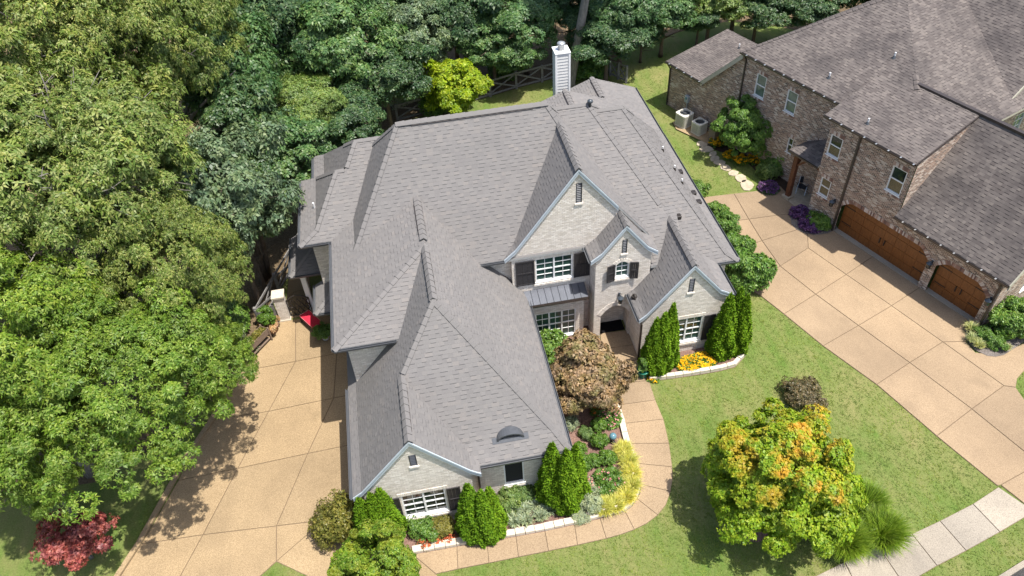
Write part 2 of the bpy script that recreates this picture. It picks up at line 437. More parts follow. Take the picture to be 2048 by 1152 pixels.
leaf('petal_orange', (0.60, 0.14, 0.02), (0.62, 0.20, 0.04), (0.70, 0.30, 0.08), 3, 0.2, 0.6, 0.2)
leaf('petal_pink', (0.50, 0.16, 0.20), (0.62, 0.26, 0.30), (0.72, 0.40, 0.42), 3, 0.2, 0.6, 0.2)
leaf('petal_purple', (0.055, 0.022, 0.090), (0.110, 0.045, 0.165), (0.250, 0.140, 0.310), 3, 0.2, 0.6, 0.2)
leaf('petal_coral', (0.45, 0.07, 0.03), (0.55, 0.13, 0.06), (0.62, 0.22, 0.12), 3, 0.2, 0.6, 0.2)
leaf('trailing', (0.20, 0.17, 0.06), (0.42, 0.25, 0.14), (0.55, 0.38, 0.24), 3, 0.2, 0.6, 0.2)
# ------------------------------------------------------------------ ground, paving, beds
PAVED = []
def g2(pts): return [tuple(at_z(*p)[:2]) for p in pts]
def area2(p): return sum(p[i][0]*p[(i+1) % len(p)][1]-p[(i+1) % len(p)][0]*p[i][1] for i in range(len(p)))/2
def inset(poly, d):
    if area2(poly) < 0: poly = poly[::-1]
    n = len(poly); out = []
    for i in range(n):
        a, b, c = (Vector(poly[(i+k-1) % n]) for k in range(3))
        e1 = (b-a).normalized(); e2 = (c-b).normalized()
        n1 = Vector((-e1.y, e1.x)); n2 = Vector((-e2.y, e2.x))
        m = n1+n2
        k = m.length_squared
        out.append(tuple(b + (m*(2*d/k) if k > 0.3 else n1*d)))
    return out
def sheet(name, poly, z, mat, kind='structure', parent=None, sub=None):
    """flat sheet; tessellated so that hollow outlines are fine"""
    if name != 'lawn': PAVED.append(poly)
    if area2(poly) < 0: poly = poly[::-1]
    mb = MB()
    ids = [mb.pt((x, y, z)) for x, y in poly]
    for t in tessellate_polygon([[Vector((x, y, 0)) for x, y in poly]]):
        a, b, c = (Vector(poly[k]) for k in t)
        if (b-a).cross(c-a) < 0: t = t[::-1]
        mb.f.append([ids[k] for k in t]); mb.m.append(0)
    o = mb.build(name, mat, parent)
    return tag(o, kind=kind) if kind else o
def slabs(parent_name, polys_px, ztop, mat, gap=0.018, name='slab', label=None):
    polys = [g2(p) for p in polys_px]; PAVED.extend(polys)
    mb = MB()
    for p in polys:
        ids = [mb.pt((x, y, ztop-0.035)) for x, y in (p if area2(p) > 0 else p[::-1])]
        mb.f.append(ids); mb.m.append(0)
    base = tag(mb.build(parent_name, M['joint']), kind='structure')
    for p in polys:
        q = inset(p, gap); m2 = MB(); m2.prism(q, ztop-0.09, ztop-random.random()*0.006)
        m2.build(name, mat, base)
    return base
BIG = 420
tag(MB().build('ground', M['lawn']) if False else sheet('lawn', [(-BIG, -60), (BIG, -60), (BIG, BIG), (-BIG, BIG)], 0.0, M['lawn']))
ff = [(-500, 985), (60, 985), (190, 965), (300, 905), (400, 830), (478, 740), (505, 690), (525, 645), (560, 578), (596, 500), (690, 305), (795, 245), (900, 217), (1050, 172),
      (1192, 137), (1235, 112), (1300, 82), (1380, 58), (1460, 42), (1540, 50), (1620, 66), (1760, 30), (2300, -60), (2600, -420), (-900, -420)]
sheet('forest_floor', g2(ff), 0.006, M['forest_floor'])

L = {'j0': (591.6, 724), 'j1': (537.6, 824), 'j2': (476, 938), 'j3': (406.6, 1070.5), 'j4': (362, 1152), 'k1': (668, 797), 'k2': (616, 908), 'k3': (553.5, 1053), 'k4': (553, 1124)}
left_drive = [
    [(482, 747), (518, 705), (546, 652), (565, 643), (591.6, 640), L['j0'], (493, 741.6)],
    [(591.6, 640), (640, 630), (720, 640), (720, 699), (674, 708), L['j0']],
    [(493, 741.6), L['j0'], L['j1'], (430, 840), (455, 792), (470, 766), (482, 747)],
    [L['j0'], (674, 708), L['k1'], L['j1']],
    [(674, 708), (760, 690), (760, 779), L['k1']],
    [(430, 840), L['j1'], L['j2'], (357, 962), (374, 925)],
    [L['j1'], L['k1'], L['k2'], L['j2']],
    [L['k1'], (760, 779), (760, 879), L['k2']],
    [(357, 962), L['j2'], L['j3'], (284, 1089)],
    [L['j2'], L['k2'], L['k3'], L['j3']],
    [L['k2'], (760, 879), (760, 1026), (648, 1041.5), L['k3']],
    [(284, 1089), L['j3'], L['j4'], (255, 1350), (128, 1350), (243, 1152)],
    [L['j3'], L['k3'], L['k4'], (522, 1152), (370, 1310), (255, 1350), L['j4']],
    [L['k3'], (648, 1041.5), L['k4']],
    [(648, 1041.5), (760, 1026), (826, 1110), (872, 1149), (940, 1230), (760, 1250), (613, 1152), L['k4']]]
slabs('driveway', left_drive, 0.05, M['drive_tan'])
# raised edging on the wood side of the drive
kb = MB()
ke = [at_z(*p) for p in ((128, 1350), (243, 1152), (284, 1089), (374, 925), (430, 840), (470, 766))]
for a, b in zip(ke, ke[1:]):
    d = (b-a).normalized(); nn = Vector((-d.y, d.x, 0))*0.12
    kb.bar(a+nn+Vector((0, 0, .05)), b+nn+Vector((0, 0, .05)), 0.22, 0.18)
tag(kb.build('kerb', M['drive_tan']), kind='structure')
slabs('garden_path', [[(566, 640), (632, 628), (622, 575), (574, 590)], [(574, 590), (622, 575), (612, 520), (580, 535)], [(580, 535), (612, 520), (604, 470), (588, 490)]], 0.045, M['drive_tan'])

right_drive = [
    [(1400, 396), (1467.6, 388.2), (1497.3, 439.4), (1466, 443), (1426, 447)],
    [(1467.6, 388.2), (1523.7, 381.6), (1560, 373), (1614, 428), (1558.4, 431), (1497.3, 439.4)],
    [(1426, 447), (1466, 443), (1497.3, 439.4), (1523.7, 482.3), (1490.7, 493.8), (1452, 506)],
    [(1497.3, 439.4), (1558.4, 431), (1614, 428), (1614, 453), (1588, 462.5), (1523.7, 482.3)],
    [(1452, 506), (1490.7, 493.8), (1523.7, 482.3), (1560, 533.4), (1532, 550), (1487, 573)],
    [(1523.7, 482.3), (1588, 462.5), (1614, 453), (1616, 497), (1560, 533.4)],
    [(1487, 573), (1532, 550), (1560, 533.4), (1631, 589.5), (1567.6, 629), (1523.7, 594.5)],
    [(1560, 533.4), (1616, 497), (1692, 550), (1631, 589.5)],
    [(1616, 497), (1614, 453), (1665, 436), (1676, 459), (1753, 509), (1692, 550)],
    [(1567.6, 629), (1631, 589.5), (1716.7, 652.2), (1645.8, 692.8)],
    [(1631, 589.5), (1692, 550), (1782.7, 612.6), (1716.7, 652.2)],
    [(1692, 550), (1753, 509), (1848, 570), (1782.7, 612.6)],
    [(1645.8, 692.8), (1716.7, 652.2), (1819, 726.4), (1753, 770)],
    [(1716.7, 652.2), (1782.7, 612.6), (1885, 685), (1819, 726.4)],
    [(1782.7, 612.6), (1848, 570), (1960, 638), (1931, 684), (1885, 685)],
    [(1753, 770), (1819, 726.4), (1943, 819), (1873, 873)],
    [(1819, 726.4), (1885, 685), (2007, 772.5), (1943, 819)],
    [(1885, 685), (1931, 684), (1950, 706), (2000, 712), (2060, 680), (2110, 660), (2130, 720), (2048, 742), (2034, 758), (2031, 776), (2007, 772.5)],
    [(1873, 873), (1943, 819), (2048, 904), (2060, 938), (2001, 971), (1995, 973)],
    [(1943, 819), (2007, 772.5), (2031, 776), (2048, 800), (2130, 860), (2130, 890), (2048, 904)],
    [(2048, 904), (2130, 890), (2170, 960), (2068, 1024), (2001, 971), (2060, 938)]]
slabs('driveway', right_drive, 0.05, M['drive_pink'])
walk = [((1200, 668), (1256, 661)), ((1204, 700), (1268, 690)), ((1209, 735), (1277, 720)), ((1214, 770), (1298, 762)), ((1238, 811), (1310.6, 801)), ((1251, 847.7), (1327, 839.5)),
        ((1261, 888), (1338, 887.6)), ((1275, 928), (1344.5, 935)), ((1281, 969.6), (1341, 984)), ((1274, 998.5), (1315.4, 1031)), ((1250, 1024), (1268.5, 1060)),
        ((1200, 1038), (1212.5, 1078)), ((1149, 1050.5), (1155, 1091)), ((1090, 1063.5), (1097, 1103)), ((1032, 1074), (1037, 1115)), ((974, 1084), (978, 1127)), ((914, 1094), (916, 1139)), ((826, 1110), (872, 1149))]
wmid = {7: [(1345, 960)], 8: [(1332, 1010)], 9: [(1293, 1048)], 10: [(1242, 1070)]}
lmid = {8: [(1280, 986)], 9: [(1264, 1013)], 10: [(1226, 1031)]}
wp = []
for i in range(len(walk)-1):
    (a, b), (c, d) = walk[i], walk[i+1]
    wp.append([a, b] + wmid.get(i, []) + [d, c] + lmid.get(i, []))
slabs('garden_path', wp, 0.055, M['walk_tan'], 0.013)
side = [[(1996, 975), (2068, 1024), (1999.3, 1065), (1944.9, 1008.7)], [(1944.9, 1008.7), (1999.3, 1065), (1931.8, 1102.5), (1879, 1042.5)], [(1879, 1042.5), (1931.8, 1102.5), (1873.7, 1132.5), (1823, 1068.7)],
        [(1823, 1068.7), (1873.7, 1132.5), (1808, 1171), (1756, 1093.5)], [(1756, 1093.5), (1808, 1171), (1735, 1214), (1688, 1125)], [(1688, 1125), (1735, 1214), (1650, 1262), (1610, 1163)]]
slabs('pavement', side, 0.05, M['concrete'])
st = [at_z(*p) for p in ((1700, 1345), (2010, 1152), (2048, 1128), (2300, 975))]
kb = MB()
for a, b in zip(st, st[1:]): kb.bar(a+Vector((0, 0, .02)), b+Vector((0, 0, .02)), 0.2, 0.16)
tag(kb.build('kerb', M['concrete']), kind='structure')
sheet('road', [tuple(p[:2]) for p in st] + [(60, -20), (10, -20)], 0.012, M['asphalt'])

inner = [w[0] for w in walk]
front_bed = inner[3:] + [(780, 1102), (700, 1095), (684, 1070), (690, 1000), (860, 950), (1000, 940), (1040, 760), (1060, 660), (1150, 640), (1196, 650), (1204, 700)]
sheet('planting_bed', g2(front_bed), 0.03, M['mulch'])
right_bed = [(1298, 764), (1350, 757), (1400, 750), (1440, 743), (1470, 735), (1492, 712), (1502, 680), (1480, 630), (1400, 640), (1290, 690), (1278, 722)]
sheet('planting_bed', g2(right_bed), 0.035, M['mulch'])
c7 = lambda x, y: (1400+x/3.031, 380+y/3.031)
sheet('planting_bed', g2([c7(*p) for p in ((545, 165), (555, 215), (585, 245), (640, 268), (700, 278), (770, 268), (835, 238), (800, 190), (640, 90), (570, 105))]), 0.065, M['mulch_grey'])
sheet('planting_bed', g2([c7(*p) for p in ((1605, 850), (1608, 905), (1630, 940), (1670, 978), (1740, 1010), (1790, 1015), (1840, 1005), (1910, 960), (1990, 905), (2130, 830), (2050, 700), (1830, 800), (1690, 780))]), 0.065, M['mulch_grey'])
sheet('planting_bed', g2([(1398, 268), (1412, 292), (1440, 304), (1470, 314), (1500, 330), (1520, 352), (1526, 378), (1545, 388), (1575, 395), (1600, 350), (1560, 270), (1440, 228), (1402, 245)]), 0.012, M['soil'])
# mulch ring under the maple
mr = at_z(1510, 1062)
sheet('planting_bed', [(mr.x+0.55*math.cos(t*0.349), mr.y+0.5*math.sin(t*0.349)) for t in range(18)], 0.012, M['mulch'])

def edging(pts_px, label, w=0.28, h=0.2, z=0.0, inner_off=0.16):
    pts = [at_z(*p) for p in pts_px]
    root = empty('stone_edging', (pts[0].x, pts[0].y, 0), 0, label, 'edging')
    meshes = []
    for k in range(4):
        m = MB(); m.box((-0.235, -w/2, 0), (0.235, w/2, h)); me = m.mesh('edging_stone', M['limestone']); meshes.append(me)
    segs = []
    for a, b in zip(pts, pts[1:]):
        n = max(1, round((b-a).length/0.49)); d = (b-a)/n
        for i in range(n): segs.append((a+d*(i+0.5), math.atan2(d.y, d.x), d.length))
    for c, ang, ln in segs:
        nn = Vector((-math.sin(ang), math.cos(ang), 0))*inner_off
        o = link('edging_stone', random.choice(meshes), root)
        o.location = c+nn-root.location+Vector((0, 0, z+random.uniform(-.012, .012)))
        o.rotation_euler = (random.uniform(-.02, .02), random.uniform(-.02, .02), ang+random.uniform(-.03, .03))
        o.scale = (ln/0.49*0.985, random.uniform(.94, 1.05), random.uniform(.95, 1.05))
edging([inner[17], inner[16], inner[15], inner[14], inner[13], inner[12], (1226, 1031), inner[10], (1264, 1013), inner[9], (1280, 986), inner[8], inner[7], inner[6], inner[5], inner[4]],
       'cream stone edging curving along the walk round the front bed')
edging([(1299, 764), (1350, 757), (1400, 750), (1440, 743), (1470, 735), (1492, 712)], 'low stone edging in front of the yellow flower bed', 0.2, 0.24, 0.0, 0.12)
# ------------------------------------------------------------------ roof engine: a roof volume is the lower envelope of its slopes
def clip2(poly, a, b, c):
    out = []; n = len(poly)
    for i in range(n):
        p, q = poly[i], poly[(i+1) % n]
        dp = a*p[0]+b*p[1]+c; dq = a*q[0]+b*q[1]+c
        if dp >= -1e-9: out.append(p)
        if (dp > 1e-9 and dq < -1e-9) or (dp < -1e-9 and dq > 1e-9):
            t = dp/(dp-dq); out.append((p[0]+t*(q[0]-p[0]), p[1]+t*(q[1]-p[1])))
    return out if len(out) >= 3 and abs(area2(out)) > 1e-4 else []
class Vol:
    """rect x0,x1,y0,y1; sides W,E,S,N: (eave z, pitch, flare run, flare pitch) or None for a gable end"""
    def __init__(s, x0, x1, y0, y1, W=None, E=None, S=None, N=None):
        s.r = (x0, x1, y0, y1); s.sides = {}
        for k, sd in (('W', W), ('E', E), ('S', S), ('N', N)):
            if not sd: continue
            z, p, fr, fp = sd
            def pl(z0, pp):
                return {'W': (pp, 0, z0-pp*x0), 'E': (-pp, 0, z0+pp*x1), 'S': (0, pp, z0-pp*y0), 'N': (0, -pp, z0+pp*y1)}[k]
            s.sides[k] = [pl(z-(p-fp)*fr, p)] + ([pl(z, fp)] if fr > 0 else [])
    def side_z(s, k, x, y): return max(a*x+b*y+c for a, b, c in s.sides[k])
    def z(s, x, y):
        x0, x1, y0, y1 = s.r
        if x < x0-1e-6 or x > x1+1e-6 or y < y0-1e-6 or y > y1+1e-6: return -1e9
        return min(s.side_z(k, x, y) for k in s.sides)
    def pieces(s):
        x0, x1, y0, y1 = s.r; out = []
        for k, pls in s.sides.items():
            for i, P in enumerate(pls):
                cur = [[(x0, y0), (x1, y0), (x1, y1), (x0, y1)]]
                for j, Q in enumerate(pls):
                    if j != i: cur = [q for q in (clip2(p, P[0]-Q[0], P[1]-Q[1], P[2]-Q[2]) for p in cur) if q]
                for k2, pl2 in s.sides.items():
                    if k2 == k: continue
                    nxt = []
                    for p in cur:
                        A = pl2[0]
                        q = clip2(p, A[0]-P[0], A[1]-P[1], A[2]-P[2])
                        if q: nxt.append(q)
                        if len(pl2) > 1:
                            r = clip2(p, P[0]-A[0], P[1]-A[1], P[2]-A[2])
                            if r:
                                B = pl2[1]; q = clip2(r, B[0]-P[0], B[1]-P[1], B[2]-P[2])
                                if q: nxt.append(q)
                    cur = nxt
                out += [(k, i, P, p) for p in cur]
        return out
def hidden(vols, me, x, y, z, eps=0.03):
    """under another slope, or level with one that comes earlier in the list"""
    before = True
    for v in vols:
        if v is me: before = False; continue
        if v.z(x, y) > z+(-0.02 if before else eps): return True
    return False

def roof_part(vols, v, parent, off, mat, edge, under, expo=0.2, tabw=(0.26, 0.46), thick=0.16, rng=None, lift=0.012):
    rng = rng or random.Random(3)
    x0, x1, y0, y1 = v.r
    pcs = v.pieces()
    mb = MB(off); T = 0.13
    for k, i, P, poly in pcs:
        if area2(poly) < 0: poly = poly[::-1]
        zf = lambda p: P[0]*p[0]+P[1]*p[1]+P[2]
        mb.poly([(p[0], p[1], zf(p)) for p in poly], 0)
        mb.poly([(p[0], p[1], zf(p)-T) for p in poly[::-1]], 1)
        n = len(poly)
        for a in range(n):
            p, q = poly[a], poly[(a+1) % n]
            for ax, val in ((0, x0), (0, x1), (1, y0), (1, y1)):
                if abs(p[ax]-val) < 1e-5 and abs(q[ax]-val) < 1e-5:
                    mb.poly([(p[0], p[1], zf(p)-T), (q[0], q[1], zf(q)-T), (q[0], q[1], zf(q)), (p[0], p[1], zf(p))], 1)
    roof = mb.build('roof', [mat, under], parent)
    # shingle courses
    sb = MB(off); cnt = 0
    for k, i, P, poly in pcs:
        if area2(poly) < 0: poly = poly[::-1]
        g = math.hypot(P[0], P[1])
        if g < 0.02: continue
        gx, gy = P[0]/g, P[1]/g; hx, hy = -gy, gx
        e = expo/math.sqrt(1+g*g)
        ss = [p[0]*gx+p[1]*gy for p in poly]; s0 = math.floor(min(ss)/e)*e
        hp = []
        n = len(poly)
        for a in range(n):
            p, q = poly[a], poly[(a+1) % n]
            ex, ey = q[0]-p[0], q[1]-p[1]; l = math.hypot(ex, ey)
            if l < 1e-6: continue
            hp.append((-ey/l, ex/l, (ey*p[0]-ex*p[1])/l))
        while s0 < max(ss):
            strip = clip2(clip2(poly, gx, gy, -s0) or [(0, 0)]*3, -gx, -gy, s0+e)
            if strip:
                tt = [p[0]*hx+p[1]*hy for p in strip]
                t = min(tt)-rng.random()*0.4; tm = max(tt); big = False
                while t < tm:
                    w = rng.uniform(*tabw); t1 = t+w
                    big = (not big) and rng.random() < 0.72
                    th = (0.016 if big else 0.004)+rng.random()*0.005
                    rect = [(gx*a+hx*b, gy*a+hy*b) for a, b in ((s0, t), (s0, t1), (s0+e, t1), (s0+e, t))]
                    if area2(rect) < 0: rect = rect[::-1]
                    full = True
                    for A, B, C in hp:
                        if any(A*x+B*y+C < -1e-6 for x, y in rect):
                            full = False; rect = clip2(rect, A, B, C)
                            if not rect: break
                    if rect:
                        cx = sum(p[0] for p in rect)/len(rect); cy = sum(p[1] for p in rect)/len(rect)
                        chk = [(cx, cy)]+[(p[0]*0.9+cx*0.1, p[1]*0.9+cy*0.1) for p in rect]
                        if not all(hidden(vols, v, x, y, P[0]*x+P[1]*y+P[2]) for x, y in chk):
                            zz = lambda p: P[0]*p[0]+P[1]*p[1]+P[2]+lift+th*(1-(p[0]*gx+p[1]*gy-s0)/e)
                            ids = [sb.pt((p[0], p[1], zz(p))) for p in rect]
                            sb.f.append(ids); sb.m.append(0); cnt += 1
                            low = [(q, p) for q, p in enumerate(rect) if abs(p[0]*gx+p[1]*gy-s0) < 1e-4]
                            if len(low) == 2:
                                (ia, pa), (ib, pb) = low
                                if (ib-ia) % len(rect) != 1: (ia, pa), (ib, pb) = (ib, pb), (ia, pa)
                                dd = 0.014 if big else 0.0
                                base = lambda p: (p[0]-gx*dd, p[1]-gy*dd, P[0]*(p[0]-gx*dd)+P[1]*(p[1]-gy*dd)+P[2]+lift*0.3+(0.006 if big else 0))
                                c, d = sb.pt(base(pb)), sb.pt(base(pa))
                                sb.f.append([ids[ia], d, c, ids[ib]]); sb.m.append(1 if big else 0)
                    t = t1
            s0 += e
    if sb.f:
        tag(sb.build('shingle_courses', [mat, edge], roof), kind='stuff')
    return roof, pcs
def ridge_edges(v, pcs):
    """convex lines between slopes of different sides"""
    out = []
    for k, i, P, poly in pcs:
        n = len(poly)
        for a in range(n):
            p, q = poly[a], poly[(a+1) % n]
            if math.hypot(p[0]-q[0], p[1]-q[1]) < 0.05: continue
            for k2 in v.sides:
                if k2 == k: continue
                zp = P[0]*p[0]+P[1]*p[1]+P[2]; zq = P[0]*q[0]+P[1]*q[1]+P[2]
                if abs(v.side_z(k2, *p)-zp) < 1e-3 and abs(v.side_z(k2, *q)-zq) < 1e-3:
                    mx, my = (p[0]+q[0])/2, (p[1]+q[1])/2
                    P2 = max(v.sides[k2], key=lambda A: A[0]*mx+A[1]*my+A[2])
                    A, B = Vector((p[0], p[1], zp)), Vector((q[0], q[1], zq))
                    if A.z > B.z: A, B = B, A
                    if not any((A-o[0]).length+(B-o[1]).length < 0.1 or (A-o[1]).length+(B-o[0]).length < 0.1 for o in out): out.append((A, B, P, P2))
    return out
CAPS = {'n': 0}
def caps(vols, v, pcs, roof, off, mat, step=0.3, lift=0.03, limit=300, vent=None, width0=0.145, ybehind=None):
    for A, B, P, P2 in ridge_edges(v, pcs):
        d = B-A; ln = d.length; dn = d.normalized()
        wings = []
        for Q, O in ((P, P2), (P2, P)):
            nrm = Vector((-Q[0], -Q[1], 1)).normalized()
            w = dn.cross(nrm).normalized()
            # pointing down the slope, away from the other one
            tst = A+d*0.5+w*0.3
            if O[0]*tst.x+O[1]*tst.y+O[2] < Q[0]*tst.x+Q[1]*tst.y+Q[2]: w = -w
            wings.append((w, nrm))
        n = max(1, int(ln/step))
        up = (wings[0][1]+wings[1][1]).normalized()
        m = MB(); hs = ln/n*0.62
        isvent = vent and abs(d.z) < 0.05
        lf = lift+(0.055 if isvent else 0); width = 0.13 if isvent else width0
        pts = []
        for s, h in ((-hs, lf+0.027), (hs, lf-0.006)):
            c = dn*s
            pts.append([c+wings[0][0]*width+wings[0][1]*h*(1.0), c+up*(h+0.015), c+wings[1][0]*width+wings[1][1]*h])
        m.poly([pts[0][0], pts[0][1], pts[1][1], pts[1][0]]); m.poly([pts[0][1], pts[0][2], pts[1][2], pts[1][1]])
        low = [p-up*0.045 for p in pts[0]]
        m.poly([pts[0][0], low[0], low[1], pts[0][1]], 1); m.poly([pts[0][1], low[1], low[2], pts[0][2]], 1)
        for a in (0, 2):
            m.poly([pts[0][a], pts[1][a], pts[1][a]-up*0.025, pts[0][a]-up*0.025], 1)
        me = m.mesh('cap_shingle', [M[mat], M[mat+'_edge']])
        vis = []
        for i in range(n):
            c = A+d*((i+0.5)/n)
            if any(o is not v and o.z(c.x, c.y) > c.z-0.02 for o in vols): continue
            if ybehind and c.y > ybehind and abs(dn.y) > 0.2: continue
            vis.append(c)
        if isvent and vis:
            a, b = vis[0], vis[-1]
            if (b-a).length > 1.2:
                e = (b-a).normalized()*vent
                vm = MB(off)
                for w, nr in wings:
                    q = [a+e-w*0.02+nr*0.01, b-e-w*0.02+nr*0.01, b-e+w*0.185+nr*0.01, a+e+w*0.185+nr*0.01]
                    vm.poly([p+nr*0.06 for p in q]); vm.poly([q[3], q[2], q[2]+nr*0.06, q[3]+nr*0.06])
                    for s in (0, 1): vm.poly([q[s], q[3-s], q[3-s]+nr*0.06, q[s]+nr*0.06])
                vm.build('ridge_strip', M['bronze_metal'], roof)
        for c in vis:
            if CAPS['n'] >= limit: return
            CAPS['n'] += 1
            o = link('cap_shingle', me, roof); o.location = c-Vector(off)+Vector((0, 0, random.uniform(-.003, .003)))
def gutter(parent, off, a, b, out, mat='gutter', w=0.13, h=0.13):
    """U-shaped eaves gutter from a to b (top outer edge of the eave), out = outward unit vector"""
    a, b, o = Vector(a), Vector(b), Vector(out); m = MB(off); z = Vector((0, 0, 1))
    ext = (b-a).normalized()*0.02
    a = a-ext; b = b+ext
    prof = [(0.012, 0.0), (0.012, -h), (w*0.75, -h), (w, -0.012), (w, 0.0), (w-0.02, 0.0), (w*0.72, -h+0.03), (0.03, -h+0.03), (0.03, 0.0)]
    ra = [m.pt(a+o*x+z*y) for x, y in prof]; rb = [m.pt(b+o*x+z*y) for x, y in prof]
    n = len(prof)
    for i in range(n): m.f.append([ra[i], ra[(i+1) % n], rb[(i+1) % n], rb[i]]); m.m.append(0)
    m.f.append(ra[::-1]); m.m.append(0); m.f.append(rb); m.m.append(0)
    return m.build('gutter', M[mat], parent)
def rake(parent, off, v, y, xs, mat, depth=0.24, th=0.05, under=0.02, axis='y', sign=-1):
    """board following the roof edge of a gable end"""
    m = MB(off)
    pts = []
    for x in xs:
        z = v.z(x, y) if axis == 'y' else v.z(y, x)
        pts.append((x, z-under))
    for (x0, z0), (x1, z1) in zip(pts, pts[1:]):
        q = []
        for yy in (y+sign*th, y+0.001*sign):
            for x, z in ((x0, z0), (x1, z1)):
                for dz in (0, -depth):
                    q.append((x, yy, z+dz) if axis == 'y' else (yy, x, z+dz))
        i = [m.pt(p) for p in q]
        for f in ((0, 2, 3, 1), (4, 5, 7, 6), (0, 4, 6, 2), (1, 3, 7, 5)): m.f.append([i[k] for k in f]); m.m.append(0)
    return m.build('rake_board', M[mat], parent)

# ------------------------------------------------------------------ walls with openings
def wall(parent, off, org, dr, nr, outer, holes=(), mat='white_brick', depth=0.14, name='wall', extra=None):
    """outline and openings in (s along the wall, z); dr along, nr outward (2-D)"""
    m = MB(off); dx, dy = dr; nx, ny = nr
    P = lambda s, z, d=0.0: (org[0]+dx*s+nx*d, org[1]+dy*s+ny*d, z)
    loops = [[Vector((s, z, 0)) for s, z in outer]] + [[Vector((s, z, 0)) for s, z in h] for h in holes]
    flat = [p for lp in loops for p in lp]
    ids = [m.pt(P(p.x, p.y)) for p in flat]
    face_n = Vector((dx, dy, 0)).cross(Vector((0, 0, 1)))
    flip = face_n.dot(Vector((nx, ny, 0))) < 0
    for t in tessellate_polygon(loops):
        a, b, c = (flat[k] for k in t)
        ar = (b-a).cross(c-a).z
        if abs(ar) < 1e-9: continue
        if (ar < 0) != flip: t = t[::-1]
        m.f.append([ids[k] for k in t]); m.m.append(0)
        m.uv[len(m.f)-1] = [(flat[k].x, flat[k].y) for k in t]
    for h in holes:
        n = len(h)
        for i in range(n):
            a, b = h[i], h[(i+1) % n]
            m.poly([P(*a), P(*b), P(*b, -depth), P(*a, -depth)], 0, [(a[0], a[1]), (b[0], b[1]), (b[0]+depth, b[1]), (a[0]+depth, a[1])])
    return m.build(name, M[mat], parent)
def rect(s0, s1, z0, z1): return [(s0, z0), (s1, z0), (s1, z1), (s0, z1)]
def soldiers(parent, off, org, dr, nr, path, w=0.075, h=0.2, mat='soldier_white', proud=0.02, name='lintel'):
    """bricks on end along a path of (s,z) points, standing square to it"""
    m = MB(off)
    for (s0, z0), (s1, z1) in zip(path, path[1:]):
        ln = math.hypot(s1-s0, z1-z0); n = max(1, round(ln/w)); tx, tz = (s1-s0)/ln, (z1-z0)/ln; ux, uz = -tz, tx
        for i in range(n):
            c = (i+0.5)/n; a = ln/n*0.44
            cs, cz = s0+(s1-s0)*c, z0+(z1-z0)*c
            pr = proud+random.uniform(-.003, .003)
            def tr(x, y, z): 
                s = cs+tx*x+ux*z; zz = cz+tz*x+uz*z
                return (org[0]+dr[0]*s+nr[0]*y, org[1]+dr[1]*s+nr[1]*y, zz)
            m.box((-a, -0.02, 0), (a, pr, h), tr)
    return m.build(name, M[mat], parent)
def window(parent, off, org, dr, nr, s0, s1, z0, z1, units=1, cols=2, rows=2, glass='glass_teal', recess=0.09, frame=0.055, sash=True, blind=None, arch=0.0, sill=True, fm='white_paint', blind_frac=1.0):
    P = lambda s, d, z: (org[0]+dr[0]*s+nr[0]*d, org[1]+dr[1]*s+nr[1]*d, z)
    m = MB(off); f = frame; dd = -recess
    def zt(s):
        if not arch: return z1
        c = (s-(s0+s1)/2)/((s1-s0)/2); return z1-arch*(c*c)
    m.box((s0, dd-0.03, z0), (s0+f, dd+0.07, zt(s0)), P); m.box((s1-f, dd-0.03, z0), (s1, dd+0.07, zt(s1)), P)
    m.box((s0+f, dd-0.03, z0), (s1-f, dd+0.069, z0+f), P)
    n = 1 if not arch else 8
    for i in range(n):
        a = s0+f+(s1-s0-2*f)*i/n; b = s0+f+(s1-s0-2*f)*(i+1)/n
        za, zb = zt(a), zt(b)
        q = [P(s, d, z) for d in (dd-0.03, dd+0.068) for s, z in ((a, za-f), (b, zb-f), (b, zb), (a, za))]
        ii = [m.pt(p) for p in q]
        for k in ((0, 1, 2, 3), (7, 6, 5, 4), (0, 4, 5, 1), (3, 2, 6, 7)): m.f.append([ii[j] for j in k]); m.m.append(0)
    uw = (s1-s0-2*f)/units
    for u in range(1, units):
        c = s0+f+uw*u; m.box((c-f*0.7, dd-0.02, z0+f), (c+f*0.7, dd+0.06, z1-f), P)
    w = m.build('window', M[fm], parent)
    for u in range(units):
        a = s0+f+uw*u+(f*0.7 if u else 0); b = s0+f+uw*(u+1)-(f*0.7 if u < units-1 else 0)
        halves = [(z0+f, (z0+z1)/2), ((z0+z1)/2, z1-f)] if sash else [(z0+f, z1-f)]
        for hi, (za, zb) in enumerate(halves):
            g = MB(off); top = hi == len(halves)-1
            k = 6 if (arch and top) else 1
            for i in range(k):
                sa, sb = a+(b-a)*i/k, a+(b-a)*(i+1)/k
                g.poly([P(sa, dd-0.005, za), P(sb, dd-0.005, za), P(sb, dd-0.005, zt(sb)-f if top else zb), P(sa, dd-0.005, zt(sa)-f if top else zb)])
            g.build('pane', M[glass], w)
        mu = MB(off)
        for c in range(1, cols):
            s = a+(b-a)*c/cols; mu.box((s-0.012, dd-0.004, z0+f), (s+0.012, dd+0.02, zt(s)-f), P)
        for r in range(1, rows):
            z = z0+f+(z1-z0-2*f)*r/rows; t = 0.03 if (sash and r*2 == rows) else 0.012
            mu.box((a, dd-0.0045, z-t), (b, dd+0.022+t*0.3, z+t), P)
        if mu.f: mu.build('muntin', M[fm], w)
        if blind:
            bl = MB(off); k = int((z1-z0-2*f)*blind_frac/0.055)
            for i in range(k):
                z = z0+f+0.02+i*0.055
                bl.box((a+0.01, dd-0.004, z), (b-0.01, dd+0.006, z+0.022), P)
            bl.build('blind', M[blind], w)
    if sill:
        sb = MB(off); sb.box((s0-0.04, -recess, z0-0.05), (s1+0.04, 0.04, z0-0.002), P); sb.build('sill', M[fm], w)
    return w
